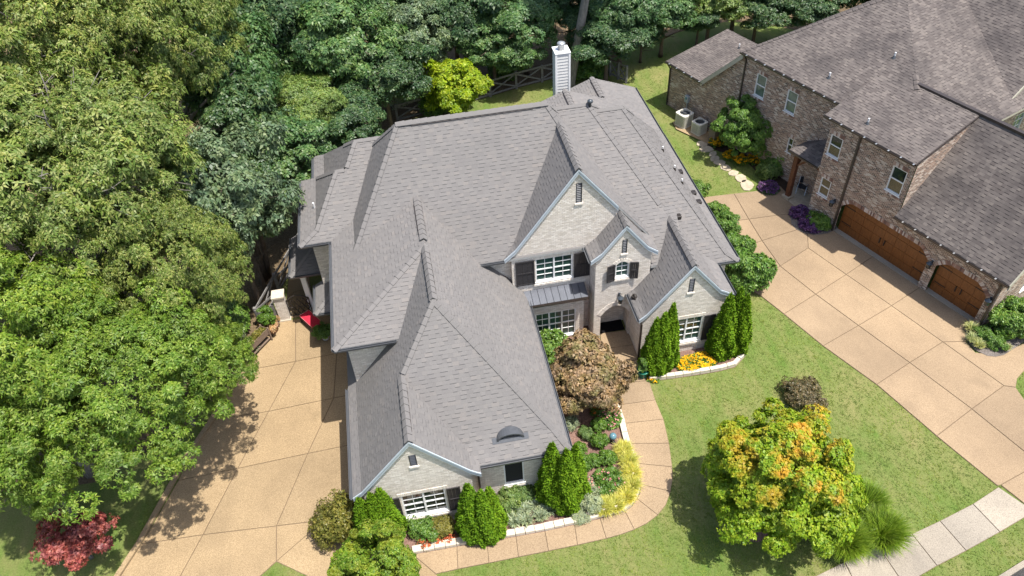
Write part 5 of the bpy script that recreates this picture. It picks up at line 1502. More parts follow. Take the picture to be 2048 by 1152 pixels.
# conical arborvitae
rng = np.random.default_rng(5)
n = 5200
h = 1-np.sqrt(rng.random(n)); az = rng.random(n)*6.283
prof = lambda t: 0.80*np.clip((1-t), 0, 1)**0.78*(0.72+0.28*np.clip(t*6, 0, 1))
bulge = 1+0.14*np.sin(az*5+h*9)+0.10*np.sin(az*9-h*17)
rr = prof(h)*bulge*rng.uniform(0.82, 1.04, n)
P = np.stack([rr*np.cos(az), rr*np.sin(az), 0.08+h*3.9], 1)
Nn = unit(np.stack([np.cos(az), np.sin(az), np.full(n, 0.75)], 1)+rng.normal(0, 0.2, (n, 3)))
q1 = whorl(rng, P, Nn, 5, 0.15, 0.085, 0.1, 0.9, -0.25)
k = 24; core = []
for i in range(k):
    for j in range(10):
        t0, t1 = j/10, (j+1)/10; a0, a1 = i*6.283/k, (i+1)*6.283/k
        f = lambda t, a: (0.80*float(prof(np.array(t)))*math.cos(a), 0.80*float(prof(np.array(t)))*math.sin(a), 0.05+t*3.8)
        core.append([f(t0, a0), f(t0, a1), f(t1, a1), f(t1, a0)])
CED = np_quads('foliage', np.concatenate([q1, np.array(core)]), M['leaf_cedar'])
CG = [('left of the garage front window', [(716, 997, 3.2, .85), (739, 988, 3.5, .9), (757, 979, 3.6, .95)]),
      ('right of the garage front window', [(934, 970, 3.7, 1.0), (961, 983, 3.5, .9), (977, 976, 3.4, .85)]),
      ('at the garage wing front corner', [(1104, 888, 4.1, 1.0), (1133, 900, 4.2, .95), (1151, 892, 3.9, .9)]),
      ('left of the right gable window', [(1315, 638, 3.7, .9), (1331, 627, 4.0, .95), (1348, 608, 4.3, .85)]),
      ('right of the right gable window', [(1463, 589, 4.2, 1.0), (1484, 577, 4.2, .85), (1497, 592, 3.9, .85)])]
WH = ['left cone', 'middle cone', 'right cone']
for place, lst in CG:
    for i, (px, py, hh, w) in enumerate(lst):
        p = at_z(px, py, hh)
        r = empty('arborvitae', (p.x, p.y, 0.03), i*1.7+px, '%s of the three clipped evergreens %s' % (WH[i], place), 'evergreen', 'conical evergreens along the house front')
        r.scale = (w*0.86, w*0.86, hh/4.0); link('foliage', CED, r)
        m_ = bpy.data.meshes.get('cedar_stem')
        if not m_:
            mm = MB(); mm.tube([(0, 0, 0), (0, 0, 1.2)], [0.06, 0.04], 6); m_ = mm.mesh('cedar_stem', M['bark'])
        link('trunk', m_, r)
BOX = shrub_mesh('boxwood', 0.36, 0.7, 1100, 5, 0.055, 0.04, 'leaf_box', 3, 0.22, 60, 0.5)
for i, (px, py, lb) in enumerate(((1197, 847, 'nearest the bronze tree'), (1198, 882, 'beside the glass globe'), (1186, 919, 'lower left of the pair above the rose bush'), (1216, 915, 'lower right of the pair above the rose bush'), (1158, 897, 'half hidden behind the corner evergreens'), (1165, 925, 'tucked right of the corner evergreens'))):
    shrub('boxwood', 'clipped boxwood ball %s' % lb, px, py+8, BOX, 0.95+0.1*(i % 2), 0.04, 'shrub', 'boxwood balls in the front bed')
S1 = shrub_mesh('shrub_a', 0.75, 1.1, 1500, 5, 0.10, 0.065, 'leaf_shrub', 8)
S2 = shrub_mesh('shrub_b', 0.7, 0.9, 1500, 5, 0.085, 0.045, 'leaf_olive', 9)
S3 = shrub_mesh('shrub_c', 0.7, 0.9, 1200, 5, 0.09, 0.03, 'leaf_silver', 10)
S4 = shrub_mesh('shrub_d', 0.8, 1.0, 1600, 5, 0.09, 0.05, 'leaf_burgundy', 11)
S5 = shrub_mesh('shrub_e', 0.8, 1.0, 1500, 5, 0.10, 0.06, 'leaf_light', 12)
BIG1 = shrub_mesh('shrub_big', 1.25, 2.3, 3600, 5, 0.15, 0.09, 'leaf_shrub', 14, 0.3, 60)
def recol(o, mat):
    o.material_slots[0].link = 'OBJECT'; o.material_slots[0].material = M[mat]; return o
shrub('side_shrub', 'tall leafy shrub at the right rear of the right gable', 1487, 572, BIG1, 0.88)
shrub('side_shrub', 'leafy shrub under the right eave corner', 1468, 515, BIG1, 0.62)
shrub('side_shrub', 'loose shrub along the right eave beside the drive', 1449, 466, BIG1, 0.52)
shrub('side_shrub', 'upright shrub at the far end of the right eave row', 1431, 436, BIG1, 0.42)
shrub('side_shrub', 'low shrub seen just past the right roof edge', 1392, 388, S1, 0.8)
shrub('olive_shrub', 'feathery olive shrub at the garage front corner', 680, 1065, S2, 1.35, 0.05, sz=2.2)
recol(shrub('purple_shrub', 'brownish burgundy shrub behind the lawn maple', 1603, 797, S4, 1.05, sz=0.85), 'leaf_burgundy')
shrub('green_shrub', 'green shrub under the garage front window', 848, 1062, S1, 0.75)
shrub('olive_shrub', 'olive shrub beside the green one under the garage window', 888, 1056, S2, 0.75)
shrub('yellow_green_shrub', 'yellow green shrub below the screened window', 1022, 1003, S5, 0.7)
shrub('yellow_green_shrub', 'small yellow green shrub right of the screened window shrub', 1052, 992, S5, 0.5)
shrub('grey_shrub', 'silvery lavender like shrub right of the corner evergreens', 1178, 1010, S3, 0.8)
shrub('grey_shrub', 'silvery trailing shrub at the stone edging bend', 1160, 1035, S3, 0.55, sz=0.3)
shrub('grey_shrub', 'blue grey shrub between the wing wall and bronze tree', 1138, 852, S3, 0.6)
shrub('yellow_green_shrub', 'lime green shrub between bronze tree and boxwood', 1172, 872, S5, 0.42)
shrub('green_shrub', 'green hydrangea below the bay window left side', 1098, 705, S1, 1.1)
shrub('round_shrub', 'rounded evergreen shrub at the neighbouring garage corner', 2014, 662, BIG1, 0.72)
shrub('small_shrub', 'small upper green mound in the gravel bed at the garage corner', 1962, 674, S1, 0.55)
shrub('small_shrub', 'small lower green mound in the gravel bed at the garage corner', 1985, 690, S1, 0.6)
shrub('small_shrub', 'green shrub at the right edge behind the gravel bed', 2050, 628, S5, 0.7)
shrub('yellow_green_shrub', 'pale yellow mound shrub beside the neighbouring porch', 1539, 352, S5, 0.85)
shrub('green_shrub', 'dark green shrub between the garden tree and porch', 1556, 336, S1, 1.15)
shrub('green_shrub', 'dark green shrub against the wall left of the porch post', 1535, 318, S1, 1.1)
shrub('green_shrub', 'dark green shrub between the bin and the garden tree', 1462, 284, S1, 0.8)
shrub('green_shrub', 'low green shrub before the neighbouring garage pier', 1640, 448, S1, 0.95, sz=0.6)
shrub('fence_shrub', 'low green shrubs inside the back fence corner', 1183, 147, S1, 1.5)
shrub('fence_shrub', 'small green shrub left of the fence corner shrub', 1162, 154, S1, 1.0)
shrub('wood_shrub', 'grey green shrub at the wood edge beside the raised planter', 462, 706, S3, 1.6, sz=1.5)
shrub('wood_shrub', 'green shrub at the wood edge below the side fence', 455, 660, S1, 1.6)
shrub('wood_shrub', 'pale shrub at the back fence beside the yellow tree', 800, 205, S3, 2.2)
shrub('wood_shrub', 'low green shrub under the yellow tree', 870, 225, S1, 1.3)
shrub('wood_shrub', 'low dark shrub behind the back fence run', 1010, 150, S1, 1.6)
# flowering plants: leaves with petals on top
def flowers(name, label, px, py, R, H, nf, leafm, petal, nfl, seed, fs=0.06, z=0.05, spots=None, ry=1.0, ang=0.0, group=None):
    rng = np.random.default_rng(seed); p = at_z(px, py, z)
    root = empty(name, (p.x, p.y, z), ang, label, 'flowers', group)
    def pos(n, top):
        a = rng.random(n)*6.283; r = np.sqrt(rng.random(n))
        bump = 0.75+0.25*np.sin(a*4+r*5)
        zz = H*np.sqrt(np.maximum(0.05, 1-r*r*0.8))*bump
        if not top: zz = zz*rng.random(n)**0.6
        return np.stack([R*r*np.cos(a), R*ry*r*np.sin(a), zz], 1)
    P = pos(nf, False); Nn = unit(rng.normal(0, 0.4, (nf, 3))+np.array([0, 0, 1.0]))
    link('foliage', np_quads('foliage', whorl(rng, P, Nn, 5, 0.11, 0.05), M[leafm]), root)
    P = pos(nfl, True)+np.array([0, 0, 0.02]); Nn = unit(rng.normal(0, 0.35, (nfl, 3))+np.array([0, 0, 1.0]))
    o = link('blossom', np_quads('blossom', whorl(rng, P, Nn, 6, fs, fs*0.75, 0.0, 0.35, 0.1), M[petal]), root); tag(o, kind='stuff')
    return root
yb = at_z(1300, 740)
flowers('marigolds', 'mass of golden yellow flowers between the right evergreens', 1394, 727, 1.05, 0.35, 1100, 'leaf_shrub', 'petal_yellow', 330, 21, 0.065, ry=0.55, ang=0.12)
flowers('marigolds', 'few yellow flowers at the left end of the stone edging', 1306, 757, 0.3, 0.2, 60, 'leaf_shrub', 'petal_yellow', 25, 22, 0.07)
flowers('rose_bush', 'rose bush with pale pink blooms inside the yellow grass', 1218, 968, 0.75, 0.6, 900, 'leaf_box', 'petal_pink', 26, 23, 0.06)
flowers('rose_bush', 'coral pink rose bush at the stone edging by the bronze tree', 1217, 838, 0.6, 0.7, 600, 'leaf_shrub', 'petal_pink', 70, 24, 0.06)
flowers('begonias', 'coral flowers left end beside the driveway tree', 850, 1088, 0.33, 0.22, 160, 'leaf_burgundy', 'petal_coral', 90, 25, 0.05)
flowers('begonias', 'middle coral flower clump under the garage window', 877, 1083, 0.27, 0.2, 120, 'leaf_burgundy', 'petal_coral', 80, 26, 0.05)
flowers('begonias', 'coral flower clump touching the round evergreens', 901, 1080, 0.27, 0.2, 120, 'leaf_burgundy', 'petal_coral', 80, 27, 0.05)
flowers('pink_flowers', 'small pink flowers right of the corner evergreens', 1178, 972, 0.35, 0.3, 120, 'leaf_silver', 'petal_pink', 24, 28, 0.05)
flowers('orange_flowers', 'orange flowers under the edge of the bronze tree', 1190, 826, 0.25, 0.5, 80, 'leaf_shrub', 'petal_orange', 30, 29, 0.06)
for i, (px, py, R, lb) in enumerate(((1433, 288, 0.5, 'next to the rubbish bin'), (1459, 316, 0.45, 'at the left foot of the garden tree'), (1481, 325, 0.5, 'below the garden tree'), (1509, 323, 0.5, 'right of the garden tree foot'))):
    flowers('yellow_flowers', 'golden flower clump %s' % lb, px, py, R, 0.55, 220, 'leaf_box', 'petal_yellow', 110, 30+i, 0.085, group='golden flowers in the side bed')
flowers('purple_flowers', 'purple flowers at the end of the lawn by the porch', 1537, 378, 0.65, 0.4, 350, 'leaf_dark', 'petal_purple', 420, 40, 0.07)
flowers('purple_flowers', 'deep purple foliage clump at the left of the garage bed', *c7(605, 150), 0.62, 0.5, 250, 'petal_purple', 'petal_purple', 300, 41, 0.085)
flowers('purple_flowers', 'deep purple foliage clump at the front of the garage bed', *c7(672, 222), 0.7, 0.45, 250, 'petal_purple', 'petal_purple', 330, 42, 0.085)
# grasses
def blades(name, label, px, py, R, H, n, w, mat, seed, z=0.04, bend=1.0, cat='grass', group=None, tilt=None):
    rng = np.random.default_rng(seed); p = at_z(px, py, z)
    a = rng.random(n)*6.283; r0 = np.sqrt(rng.random(n))*R*0.28
    b = np.stack([r0*np.cos(a), r0*np.sin(a), np.zeros(n)], 1)
    a2 = a+rng.normal(0, 0.5, n); d = np.stack([np.cos(a2), np.sin(a2), np.zeros(n)], 1)
    if tilt is not None: d = unit(d+np.array([tilt[0], tilt[1], 0]))
    ln = rng.uniform(0.55, 1.05, (n, 1)); out = rng.uniform(0.45, 1.0, (n, 1))*bend
    c = lambda t: b+d*R*out*ln*(t**1.5)+np.array([0, 0, H])*ln*(1.55*t-0.85*t*t*np.minimum(1.3, out))
    s = np.stack([-d[:, 1], d[:, 0], np.zeros(n)], 1)+rng.normal(0, 0.3, (n, 3))
    qs = []
    ts = [0.0, 0.4, 0.72, 1.0]; ws = [0.8, 1.0, 0.7, 0.08]
    for i in range(3):
        qs.append(np.stack([c(ts[i])-s*w*ws[i]/2, c(ts[i])+s*w*ws[i]/2, c(ts[i+1])+s*w*ws[i+1]/2, c(ts[i+1])-s*w*ws[i+1]/2], 1))
    q = np.stack(qs, 1).reshape(-1, 4, 3); q[..., 2] = np.maximum(q[..., 2], 0.005)
    o = link(name, np_quads(name, q, M[mat]), None, (p.x, p.y, z))
    return tag(o, label, cat, group)
blades('pampas_grass', 'tall fountain grass clump nearest the lawn maple', 1683, 1095, 1.12, 1.2, 3200, 0.02, 'blade_green', 51)
blades('pampas_grass', 'tall fountain grass clump furthest from the pavement', 1722, 1024, 1.12, 1.2, 3200, 0.02, 'blade_green', 52)
blades('pampas_grass', 'tall fountain grass clump leaning over the pavement', 1757, 1080, 1.12, 1.2, 3200, 0.02, 'blade_green', 53)
YG = [(1246, 905, 'uppermost clump'), (1256, 926, 'second clump from the top'), (1262, 950, 'third clump from the top'), (1262, 975, 'clump on the outer bend'), (1252, 997, 'clump below the outer bend'), (1230, 1014, 'lower clump left of the bend'), (1208, 1020, 'lowest clump at the left end')]
for i, (px, py, lb) in enumerate(YG): blades('yellow_grass', '%s of the golden grass along the curved edging' % lb, px, py, 0.55, 0.42, 900, 0.02, 'blade_yellow', 60+i, group='golden grass along the edging')
LG = [(1050, 1022, 'furthest left'), (1072, 1012, 'behind the others'), (1098, 1024, 'right end'), (1080, 1034, 'front right by the edging'), (1052, 1042, 'front middle by the edging'), (1028, 1045, 'front left beside the evergreens'), (1030, 1028, 'next to the evergreens')]
for i, (px, py, lb) in enumerate(LG): blades('variegated_lily', 'strappy silver green plant %s of the clump' % lb, px, py, 0.42, 0.35, 150, 0.05, 'leaf_silver', 70+i, group='strappy silver plants before the screened window')
PG = [(1940, 660, 'nearest the garage pier'), (1942, 682, 'at the left edge of the gravel bed'), (1955, 694, 'below the left edge one'), (2040, 676, 'right of the rounded shrub'), (2010, 700, 'small one at the bottom of the gravel bed')]
for i, (px, py, lb) in enumerate(PG): blades('pale_grass', 'pale variegated grass tuft %s' % lb, px, py, 0.5-0.06*i, 0.4, 260, 0.025, 'blade_pale', 80+i, 0.07, group='pale tufts in the gravel bed')

# short turf blades over the open lawns
def inside(poly, x, y):
    px = np.array([p[0] for p in poly]); py = np.array([p[1] for p in poly]); r = np.zeros(len(x), bool); j = len(poly)-1
    for i in range(len(poly)):
        c = ((py[i] > y) != (py[j] > y)) & (x < (px[j]-px[i])*(y-py[i])/(py[j]-py[i]+1e-12)+px[i]); r ^= c; j = i
    return r
rng = np.random.default_rng(77)
n = 150000
ca, cb = g2([(560, 1200), (2100, 1200), (1560, 40), (1200, 60)]), None
gx = rng.uniform(-14, 30, n); gy = rng.uniform(8, 56, n)
ok = np.ones(n, bool)
# thin out with distance, and keep to what the lawns show
ok &= rng.random(n) < np.clip(1.25-gy/55, 0.25, 1)
for poly in PAVED:
    pp_ = inset(list(poly), 0.01) if len(poly) < 12 else poly
    ok &= ~inside(poly, gx, gy)
ok &= ~((gx > -4.2) & (gx < 4.3) & (gy > 17.4) & (gy < 37)) & ~((gx > 3) & (gx < 14.8) & (gy > 24.3) & (gy < 43.5))
gx, gy = gx[ok], gy[ok]
P = np.stack([gx, gy, np.zeros(len(gx))], 1)
Nn = unit(rng.normal(0, 0.25, (len(gx), 3))+np.array([0, 0, 1.0]))
leaf('turf', (0.100, 0.158, 0.030), (0.132, 0.192, 0.041), (0.174, 0.216, 0.062), 0.35, 0.2, 0.7, 0.15)
tag(link('grass', np_quads('grass', whorl(rng, P, Nn, 3, 0.085, 0.03, 0.1, 0.6, 0.0), M['turf'])), 'short mown turf blades over the lawns', 'grass', kind='stuff')
# ------------------------------------------------------------------ fences, gate, pots, yard things
def fence(label, posts_px, h=1.35, name='timber_fence', first=True):
    pts = [at_z(*p) for p in posts_px]
    root = empty(name, (pts[0].x, pts[0].y, 0), 0, label, 'fence'); off = root.location
    for i, p in enumerate(pts):
        m = MB(off); m.box((p.x-0.08, p.y-0.08, 0), (p.x+0.08, p.y+0.08, h+0.06)); m.build('post', M['weathered_wood'], root)
    for a, b in zip(pts, pts[1:]):
        for z in (h-0.06, 0.18):
            m = MB(off); m.bar(a+Vector((0, 0, z)), b+Vector((0, 0, z)), 0.05, 0.14); m.build('rail', M['weathered_wood'], root)
        d = (b-a).normalized(); n = Vector((-d.y, d.x, 0))*0.05
        for s, (z0, z1) in ((1, (0.24, h-0.12)), (-1, (h-0.12, 0.24))):
            m = MB(off); m.bar(a+n*s+Vector((0, 0, z0)), b+n*s+Vector((0, 0, z1)), 0.035, 0.12); m.build('cross_rail', M['weathered_wood'], root)
fence('dark weathered cross rail fence behind the house along the wood', [(796, 243), (862, 226), (925, 209), (981, 193.5), (1033, 177.4), (1084.5, 164), (1138, 150), (1192, 137)])
fence('weathered cross rail fence turning the back corner towards the house', [(1193.5, 138.5), (1206, 145), (1220, 151), (1236, 158), (1252, 166)])
fence('weathered cross rail fence beside the wood from gate pillar to house', [(523, 652), (560, 584), (592, 528), (618, 480)])
fence('short cross rail fence behind the potted topiary', [(525, 653), (556, 643)], 1.25)
# gate pillars
def pillar(px, py, label, h=1.75):
    p = at_z(px, py); m = MB(p); w = 0.27
    tr = []
    for (dx, dy, nx, ny) in ((1, 0, 0, -1), (0, 1, 1, 0), (-1, 0, 0, 1), (0, -1, -1, 0)):
        c = Vector((p.x+nx*w, p.y+ny*w, 0)); d = Vector((dx, dy, 0))*w
        m.poly([c-d, c+d, c+d+Vector((0, 0, h)), c-d+Vector((0, 0, h))], 0, [(0, 0), (2*w, 0), (2*w, h), (0, h)])
    root = m.build('gate_pillar', M['white_brick'], None, False, p); tag(root, label, 'pillar')
    m = MB((0, 0, 0)); m.box((-w-0.06, -w-0.06, h), (w+0.06, w+0.06, h+0.1)); m.build('cap_stone', M['limestone'], root)
    m = MB((0, 0, 0)); m.box((-w-0.04, -w-0.04, 0), (w+0.04, w+0.04, 0.12)); m.build('base_stone', M['limestone'], root)
    return p
g0 = pillar(572, 636, 'white brick gate pillar with pale cap beside the topiary')
g1p = at_z(632, 627); gv = g1p-g0; gl = gv.length-0.3; gd = gv.normalized()
gst = g0+gd*0.3
gate = empty('garden_gate', gst, math.atan2(gd.y, gd.x), 'arched black iron gate between the pillar and the house', 'gate')
gl -= 0.15
arc = lambda t: 1.25+0.3*math.sin(math.pi*t)
m = MB(); m.tube([(gl*t/12, 0, arc(t/12)) for t in range(13)], [0.04]*13, 6); m.tube([(0, 0, 0.1), (0, 0, 1.25)], [0.03, 0.03], 6); m.tube([(gl, 0, 0.1), (gl, 0, 1.25)], [0.03, 0.03], 6)
m.tube([(0, 0, 0.12), (gl, 0, 0.12)], [0.025]*2, 6); m.build('gate_frame', M['iron'], gate)
for i in range(4):
    for s in (0, 1):
        a, b = gl*i/4, gl*(i+1)/4
        if s: a, b = b, a
        for z0, z1 in ((0.12, 0.7), (0.7, 1.28)):
            m = MB(); m.bar((a, 0.01*s, z0), (b, 0.01*s, z1), 0.038, 0.038); m.build('lattice_bar', M['iron'], gate)
m = MB(); m.tube([(0, 0, 0.7), (gl, 0, 0.7)], [0.018]*2, 6); m.build('middle_rail', M['iron'], gate)
def topiary(name, label, px, py, potm, pr, ph, lobes, prof=None, leafmat='leaf_box', under=None):
    p = at_z(px, py, 0.05); root = empty(name, p, 0, label, 'potted plant')
    m = MB(); m.lathe((0, 0, 0), prof or [(pr*0.6, 0), (pr*0.66, 0.04), (pr*0.95, ph*0.85), (pr*1.05, ph*0.88), (pr*1.05, ph), (pr*0.9, ph), (pr*0.88, ph-0.05)], 18); m.build('pot', M[potm], root, True)
    rng = np.random.default_rng(int(px))
    q = [lobed(rng, (0, 0, c), (r, r, rz), 40, (r*0.2, r*0.32), 900, 5, 0.07, 0.04, flat=0.9, zmin=-0.8, core=0.4, droop=0.0) for c, r, rz in lobes]
    link('foliage', np_quads('foliage', np.concatenate(q), M[leafmat]), root)
    if under:
        q = lobed(rng, (0, 0, ph+0.05), (pr*1.3, pr*1.3, 0.2), 30, (0.08, 0.16), 500, 5, 0.09, 0.06, zmin=-0.2, core=0.2)
        link('trailing_flowers', np_quads('trailing_flowers', q, M[under]), root)
    return root
topiary('potted_topiary', 'round clipped topiary with salmon flowers in a terracotta pot', 545, 662, 'terracotta', 0.42, 0.5, [(1.15, 0.42, 0.5)], None, 'leaf_box', 'trailing')
topiary('potted_topiary', 'small spiral evergreen in a glossy green pot by the walk', 1285, 752, 'green_glaze', 0.3, 0.5, [(0.72, 0.28, 0.24), (1.05, 0.17, 0.22)], None, 'leaf_shrub')
topiary('potted_hosta', 'leafy plant in a white pot against the wing wall', 652, 677, 'pot_white', 0.27, 0.42, [(0.62, 0.5, 0.34)], None, 'leaf_shrub')
# raised wooden planter trough
pp = at_z(516, 700); pl = empty('raised_planter', pp, math.radians(52), 'long wooden trough planter on legs beside the drive', 'planter')
m = MB(); L2, W2 = 0.85, 0.25
m.box((-L2, -W2, 0.55), (L2, -W2+0.03, 0.95)); m.box((-L2, W2-0.03, 0.55), (L2, W2, 0.95)); m.box((-L2, -W2+0.03, 0.55), (-L2+0.03, W2-0.03, 0.95)); m.box((L2-0.03, -W2+0.03, 0.55), (L2, W2-0.03, 0.95)); m.box((-L2+0.03, -W2+0.03, 0.55), (L2-0.03, W2-0.03, 0.86), None, 1)
m.build('trough', [M['planter_wood'], M['soil']], pl)
for sx in (-1, 1):
    for sy in (-1, 1):
        m = MB(); m.box((sx*L2-0.04, sy*W2-0.04, 0), (sx*L2+0.04, sy*W2+0.04, 1.0)); m.build('leg', M['planter_wood'], pl)
m = MB(); m.box((-L2+0.04, -W2+0.02, 0.2), (L2-0.04, W2-0.02, 0.24)); m.build('shelf', M['planter_wood'], pl)
rng = np.random.default_rng(91); P = np.stack([rng.uniform(-.78, .78, 260), rng.uniform(-.2, .2, 260), 0.86+rng.random(260)*0.16], 1)
link('herbs', np_quads('herbs', whorl(rng, P, unit(rng.normal(0, .4, (260, 3))+np.array([0, 0, 1.])), 5, 0.1, 0.05), M['leaf_olive']), pl)
# red settee
bp = at_z(626, 652); be = empty('garden_bench', bp, math.radians(-57), 'red cushioned garden bench by the side porch wall', 'bench')
m = MB(); m.box((-0.66, -0.3, 0.42), (0.66, 0.3, 0.56)); bevel(m.build('seat_cushion', M['red_cushion'], be), 0.04, 3)
m = MB()
for sy in (-0.3, 0.3): m.tube([(-0.64, sy, 0.56), (0.64, sy, 0.56)], [0.012]*2, 6)
for sx in (-0.66, 0.66): m.tube([(sx, -0.28, 0.56), (sx, 0.28, 0.56)], [0.012]*2, 6)
m.build('piping', M['petal_pink'], be)
m = MB(); m.box((-0.68, -0.32, 0.36), (0.68, 0.32, 0.415)); m.build('frame', M['iron'], be)
for sx in (-1, 1):
    for sy in (-0.28, 0.28):
        m = MB(); m.box((sx*0.63-0.03, sy-0.03, 0), (sx*0.63+0.03, sy+0.03, 0.36)); m.build('leg', M['iron'], be)
# glass globe on a stand in the bed
gp = at_z(1225, 884, 0.03); gb = empty('gazing_globe', gp, 0, 'blue glass globe on a stand in the mulch bed', 'garden ornament')
m = MB(); m.lathe((0, 0, 0), [(0.14, 0), (0.05, 0.06), (0.04, 0.25), (0.12, 0.3), (0.12, 0.32)], 12); m.build('stand', M['lead'], gb, True)
m = MB(); m.lathe((0, 0, 0.45), [(0.17*math.sin(math.pi*i/10)+0.001, -0.17*math.cos(math.pi*i/10)) for i in range(11)], 20); m.build('globe', M['glass_blue'], gb, True)
# condensers
def condenser(px, py, label, s=1.0):
    p = at_z(px, py, 0.1); r = empty('air_conditioner', p, UA+0.05, label, 'air conditioner', 'condensers by the brick wall'); r.scale = (s, s, s)
    w, h = 0.46, 0.95
    def sq(wd, n=4, k=0.14):
        o = []
        for cx, cy, a0 in ((1, 1, 0), (-1, 1, 90), (-1, -1, 180), (1, -1, 270)):
            for i in range(n+1):
                a = math.radians(a0+90*i/n); o.append(((wd-k)*cx+k*math.cos(a), (wd-k)*cy+k*math.sin(a)))
        return o
    m = MB(); m.prism(sq(w-0.03), 0.04, h-0.08); m.build('coil', M['ac_dark'], r)
    m = MB(); m.prism(sq(w+0.01), 0, 0.07); m.build('base_pan', M['ac_cream'], r)
    m = MB(); o, i_ = sq(w+0.015), [(0.38*math.cos(math.radians(45+18*0)+2*math.pi*j/20-math.pi/4), 0.38*math.sin(2*math.pi*j/20)) for j in range(20)]
    i_ = [(0.37*math.cos(2*math.pi*(j+0.5)/20), 0.37*math.sin(2*math.pi*(j+0.5)/20)) for j in range(20)]
    n = 20; A = [m.pt((*q, h-0.1)) for q in o]; B = [m.pt((*q, h)) for q in o]; C = [m.pt((*q, h+0.03)) for q in i_]; D = [m.pt((*q, h-0.07)) for q in i_]
    for j in range(n):
        k = (j+1) % n
        for q in ((A[j], A[k], B[k], B[j]), (B[j], B[k], C[k], C[j]), (C[j], C[k], D[k], D[j])): m.f.append(list(q)); m.m.append(0)
    m.build('top_shroud', M['ac_cream'], r)
    m = MB(); m.lathe((0, 0, h-0.06), [(0.1, 0), (0.1, 0.05), (0.02, 0.07)], 12); m.build('fan_hub', M['ac_dark'], r)
    for j in range(4):
        m = MB(); a = j*math.pi/2
        m.poly([(0.1*math.cos(a), 0.1*math.sin(a), h-0.04), (0.35*math.cos(a-0.25), 0.35*math.sin(a-0.25), h-0.06), (0.35*math.cos(a+0.35), 0.35*math.sin(a+0.35), h-0.02), (0.1*math.cos(a+0.6), 0.1*math.sin(a+0.6), h-0.02)]); m.build('fan_blade', M['ac_dark'], r)
    fin = MB(); fin.box((-0.018, -0.012, 0.07), (0.018, 0.012, h-0.1)); fme = fin.mesh('louvre_bar', M['ac_cream'])
    for q0, q1 in zip(sq(w), sq(w)[1:]+sq(w)[:1]):
        ln = math.hypot(q1[0]-q0[0], q1[1]-q0[1]); k = max(1, int(ln/0.075))
        for i in range(k):
            t = (i+0.5)/k; link('louvre_bar', fme, r, (q0[0]+(q1[0]-q0[0])*t, q0[1]+(q1[1]-q0[1])*t, 0), (0, 0, math.atan2(q1[1]-q0[1], q1[0]-q0[0])))
condenser(1367, 249, 'larger cream air conditioner nearer the brick corner', 1.0)
condenser(1397, 264, 'smaller cream air conditioner next to the rubbish bin', 0.88)
sheet('equipment_pad', g2([(1345, 246), (1352, 260), (1418, 291), (1440, 280), (1400, 255), (1370, 240)]), 0.09, M['drive_tan'])
# rubbish bin
bp = at_z(1428, 281, 0.1); wb = empty('rubbish_bin', bp, UA, 'brown wheeled rubbish bin with a dark lid', 'bin')
m = MB(); lo = [(-0.26, -0.28), (0.26, -0.28), (0.26, 0.26), (-0.26, 0.26)]; hi = [(-0.33, -0.36), (0.33, -0.36), (0.33, 0.34), (-0.33, 0.34)]
A = [m.pt((*q, 0.06)) for q in lo]; B = [m.pt((*q, 1.05)) for q in hi]
for j in range(4): m.f.append([A[j], A[(j+1) % 4], B[(j+1) % 4], B[j]]); m.m.append(0)
m.f.append(A[::-1]); m.m.append(0); m.f.append(B); m.m.append(0); bevel(m.build('body', M['bin_brown'], wb), 0.03)
m = MB(); m.box((-0.37, -0.4, 1.05), (0.37, 0.38, 1.13)); bevel(m.build('lid', M['bin_lid'], wb), 0.03)
for s in (-1, 1):
    m = MB(); m.tube([(s*0.3, 0.28, 0.12), (s*0.36, 0.28, 0.12)], [0.12, 0.12], 12); m.build('wheel', M['iron'], wb)
m = MB(); m.tube([(-0.3, 0.42, 1.0), (0.3, 0.42, 1.0)], [0.02, 0.02], 6); m.build('handle', M['iron'], wb)
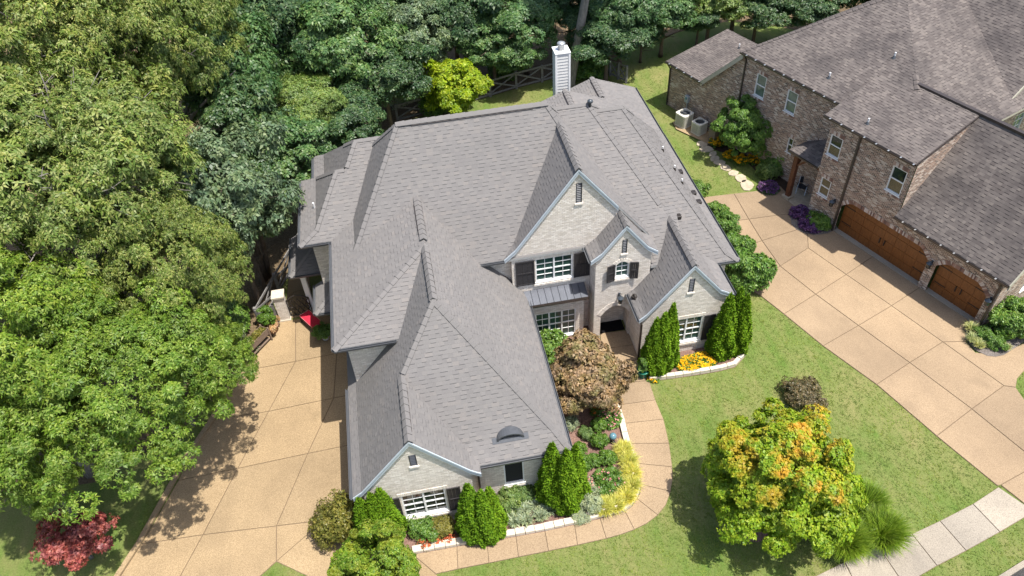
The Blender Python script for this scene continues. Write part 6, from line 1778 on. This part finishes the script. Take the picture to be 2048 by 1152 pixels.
# electricity meter on the wall
mt = bv(1376, 197, 34.8); m = MB(NO); m.box((mt.x-0.16, 34.62, mt.z-0.25), (mt.x+0.16, 34.82, mt.z+0.25)); eb2 = m.build('meter_box', M['grey_box'], nb)
m = MB(NO); m.tube([(mt.x, 34.62, mt.z+0.08), (mt.x, 34.55, mt.z+0.08)], [0.1, 0.09], 14); m.build('dial', M['glass_blue'], eb2)
m = MB(NO); m.tube([(mt.x, 34.76, mt.z-0.25), (mt.x, 34.76, 0.1)], [0.03, 0.03], 6); m.build('conduit', M['grey_box'], eb2)
# stepping stones
SP = [(1404, 289, 0.38), (1413, 299, 0.42), (1426, 309, 0.3), (1430, 318, 0.33), (1439, 326, 0.34), (1451, 336, 0.36), (1466, 347, 0.32), (1481, 357, 0.42), (1494, 371, 0.5)]
OR = ['first', 'second', 'third', 'fourth', 'fifth', 'sixth', 'seventh', 'eighth', 'ninth']
for i, (px, py, r) in enumerate(SP):
    p = at_z(px, py); rg = random.Random(i+50); m = MB()
    pts = [((r*1.15*rg.uniform(.78, 1.1))*math.cos(k*2*math.pi/9), (r*rg.uniform(.72, 1.05))*math.sin(k*2*math.pi/9)) for k in range(9)]
    m.prism(pts, -0.02, 0.06); o = m.build('stepping_stone', M['flagstone'], None, False, p, (0, 0, rg.uniform(0, 3))); bevel(o, 0.02)
    tag(o, '%s stepping stone in the side lawn counting from the rubbish bin' % OR[i], 'stepping stone', 'stepping stones in the side lawn')
# porch patio and folding chair
sheet('patio', g2([(1566, 395), (1590, 372), (1640, 395), (1632, 418), (1608, 430)]), 0.068, M['flagstone'])
cp = at_z(1602, 384, 0.07); ch = empty('folding_chair', cp, UA+0.5, 'dark folding chair with pale legs in the corner porch', 'chair')
m = MB(); m.box((-0.25, -0.25, 0.42), (0.25, 0.25, 0.46)); bevel(m.build('seat', M['bin_lid'], ch), 0.015)
m = MB(); m.box((-0.25, 0.24, 0.5), (0.25, 0.28, 0.95)); bevel(m.build('backrest', M['bin_lid'], ch), 0.015)
for sx in (-1, 1):
    for a, b in (((sx*0.27, -0.3, 0), (sx*0.27, 0.27, 0.95)), ((sx*0.27, 0.3, 0), (sx*0.27, -0.25, 0.45))):
        m = MB(); m.bar(a, b, 0.03, 0.03); m.build('leg', M['galvanised'], ch)
    m = MB(); m.box((sx*0.29-0.02, -0.25, 0.62), (sx*0.29+0.02, 0.22, 0.65)); m.build('armrest', M['bin_lid'], ch)
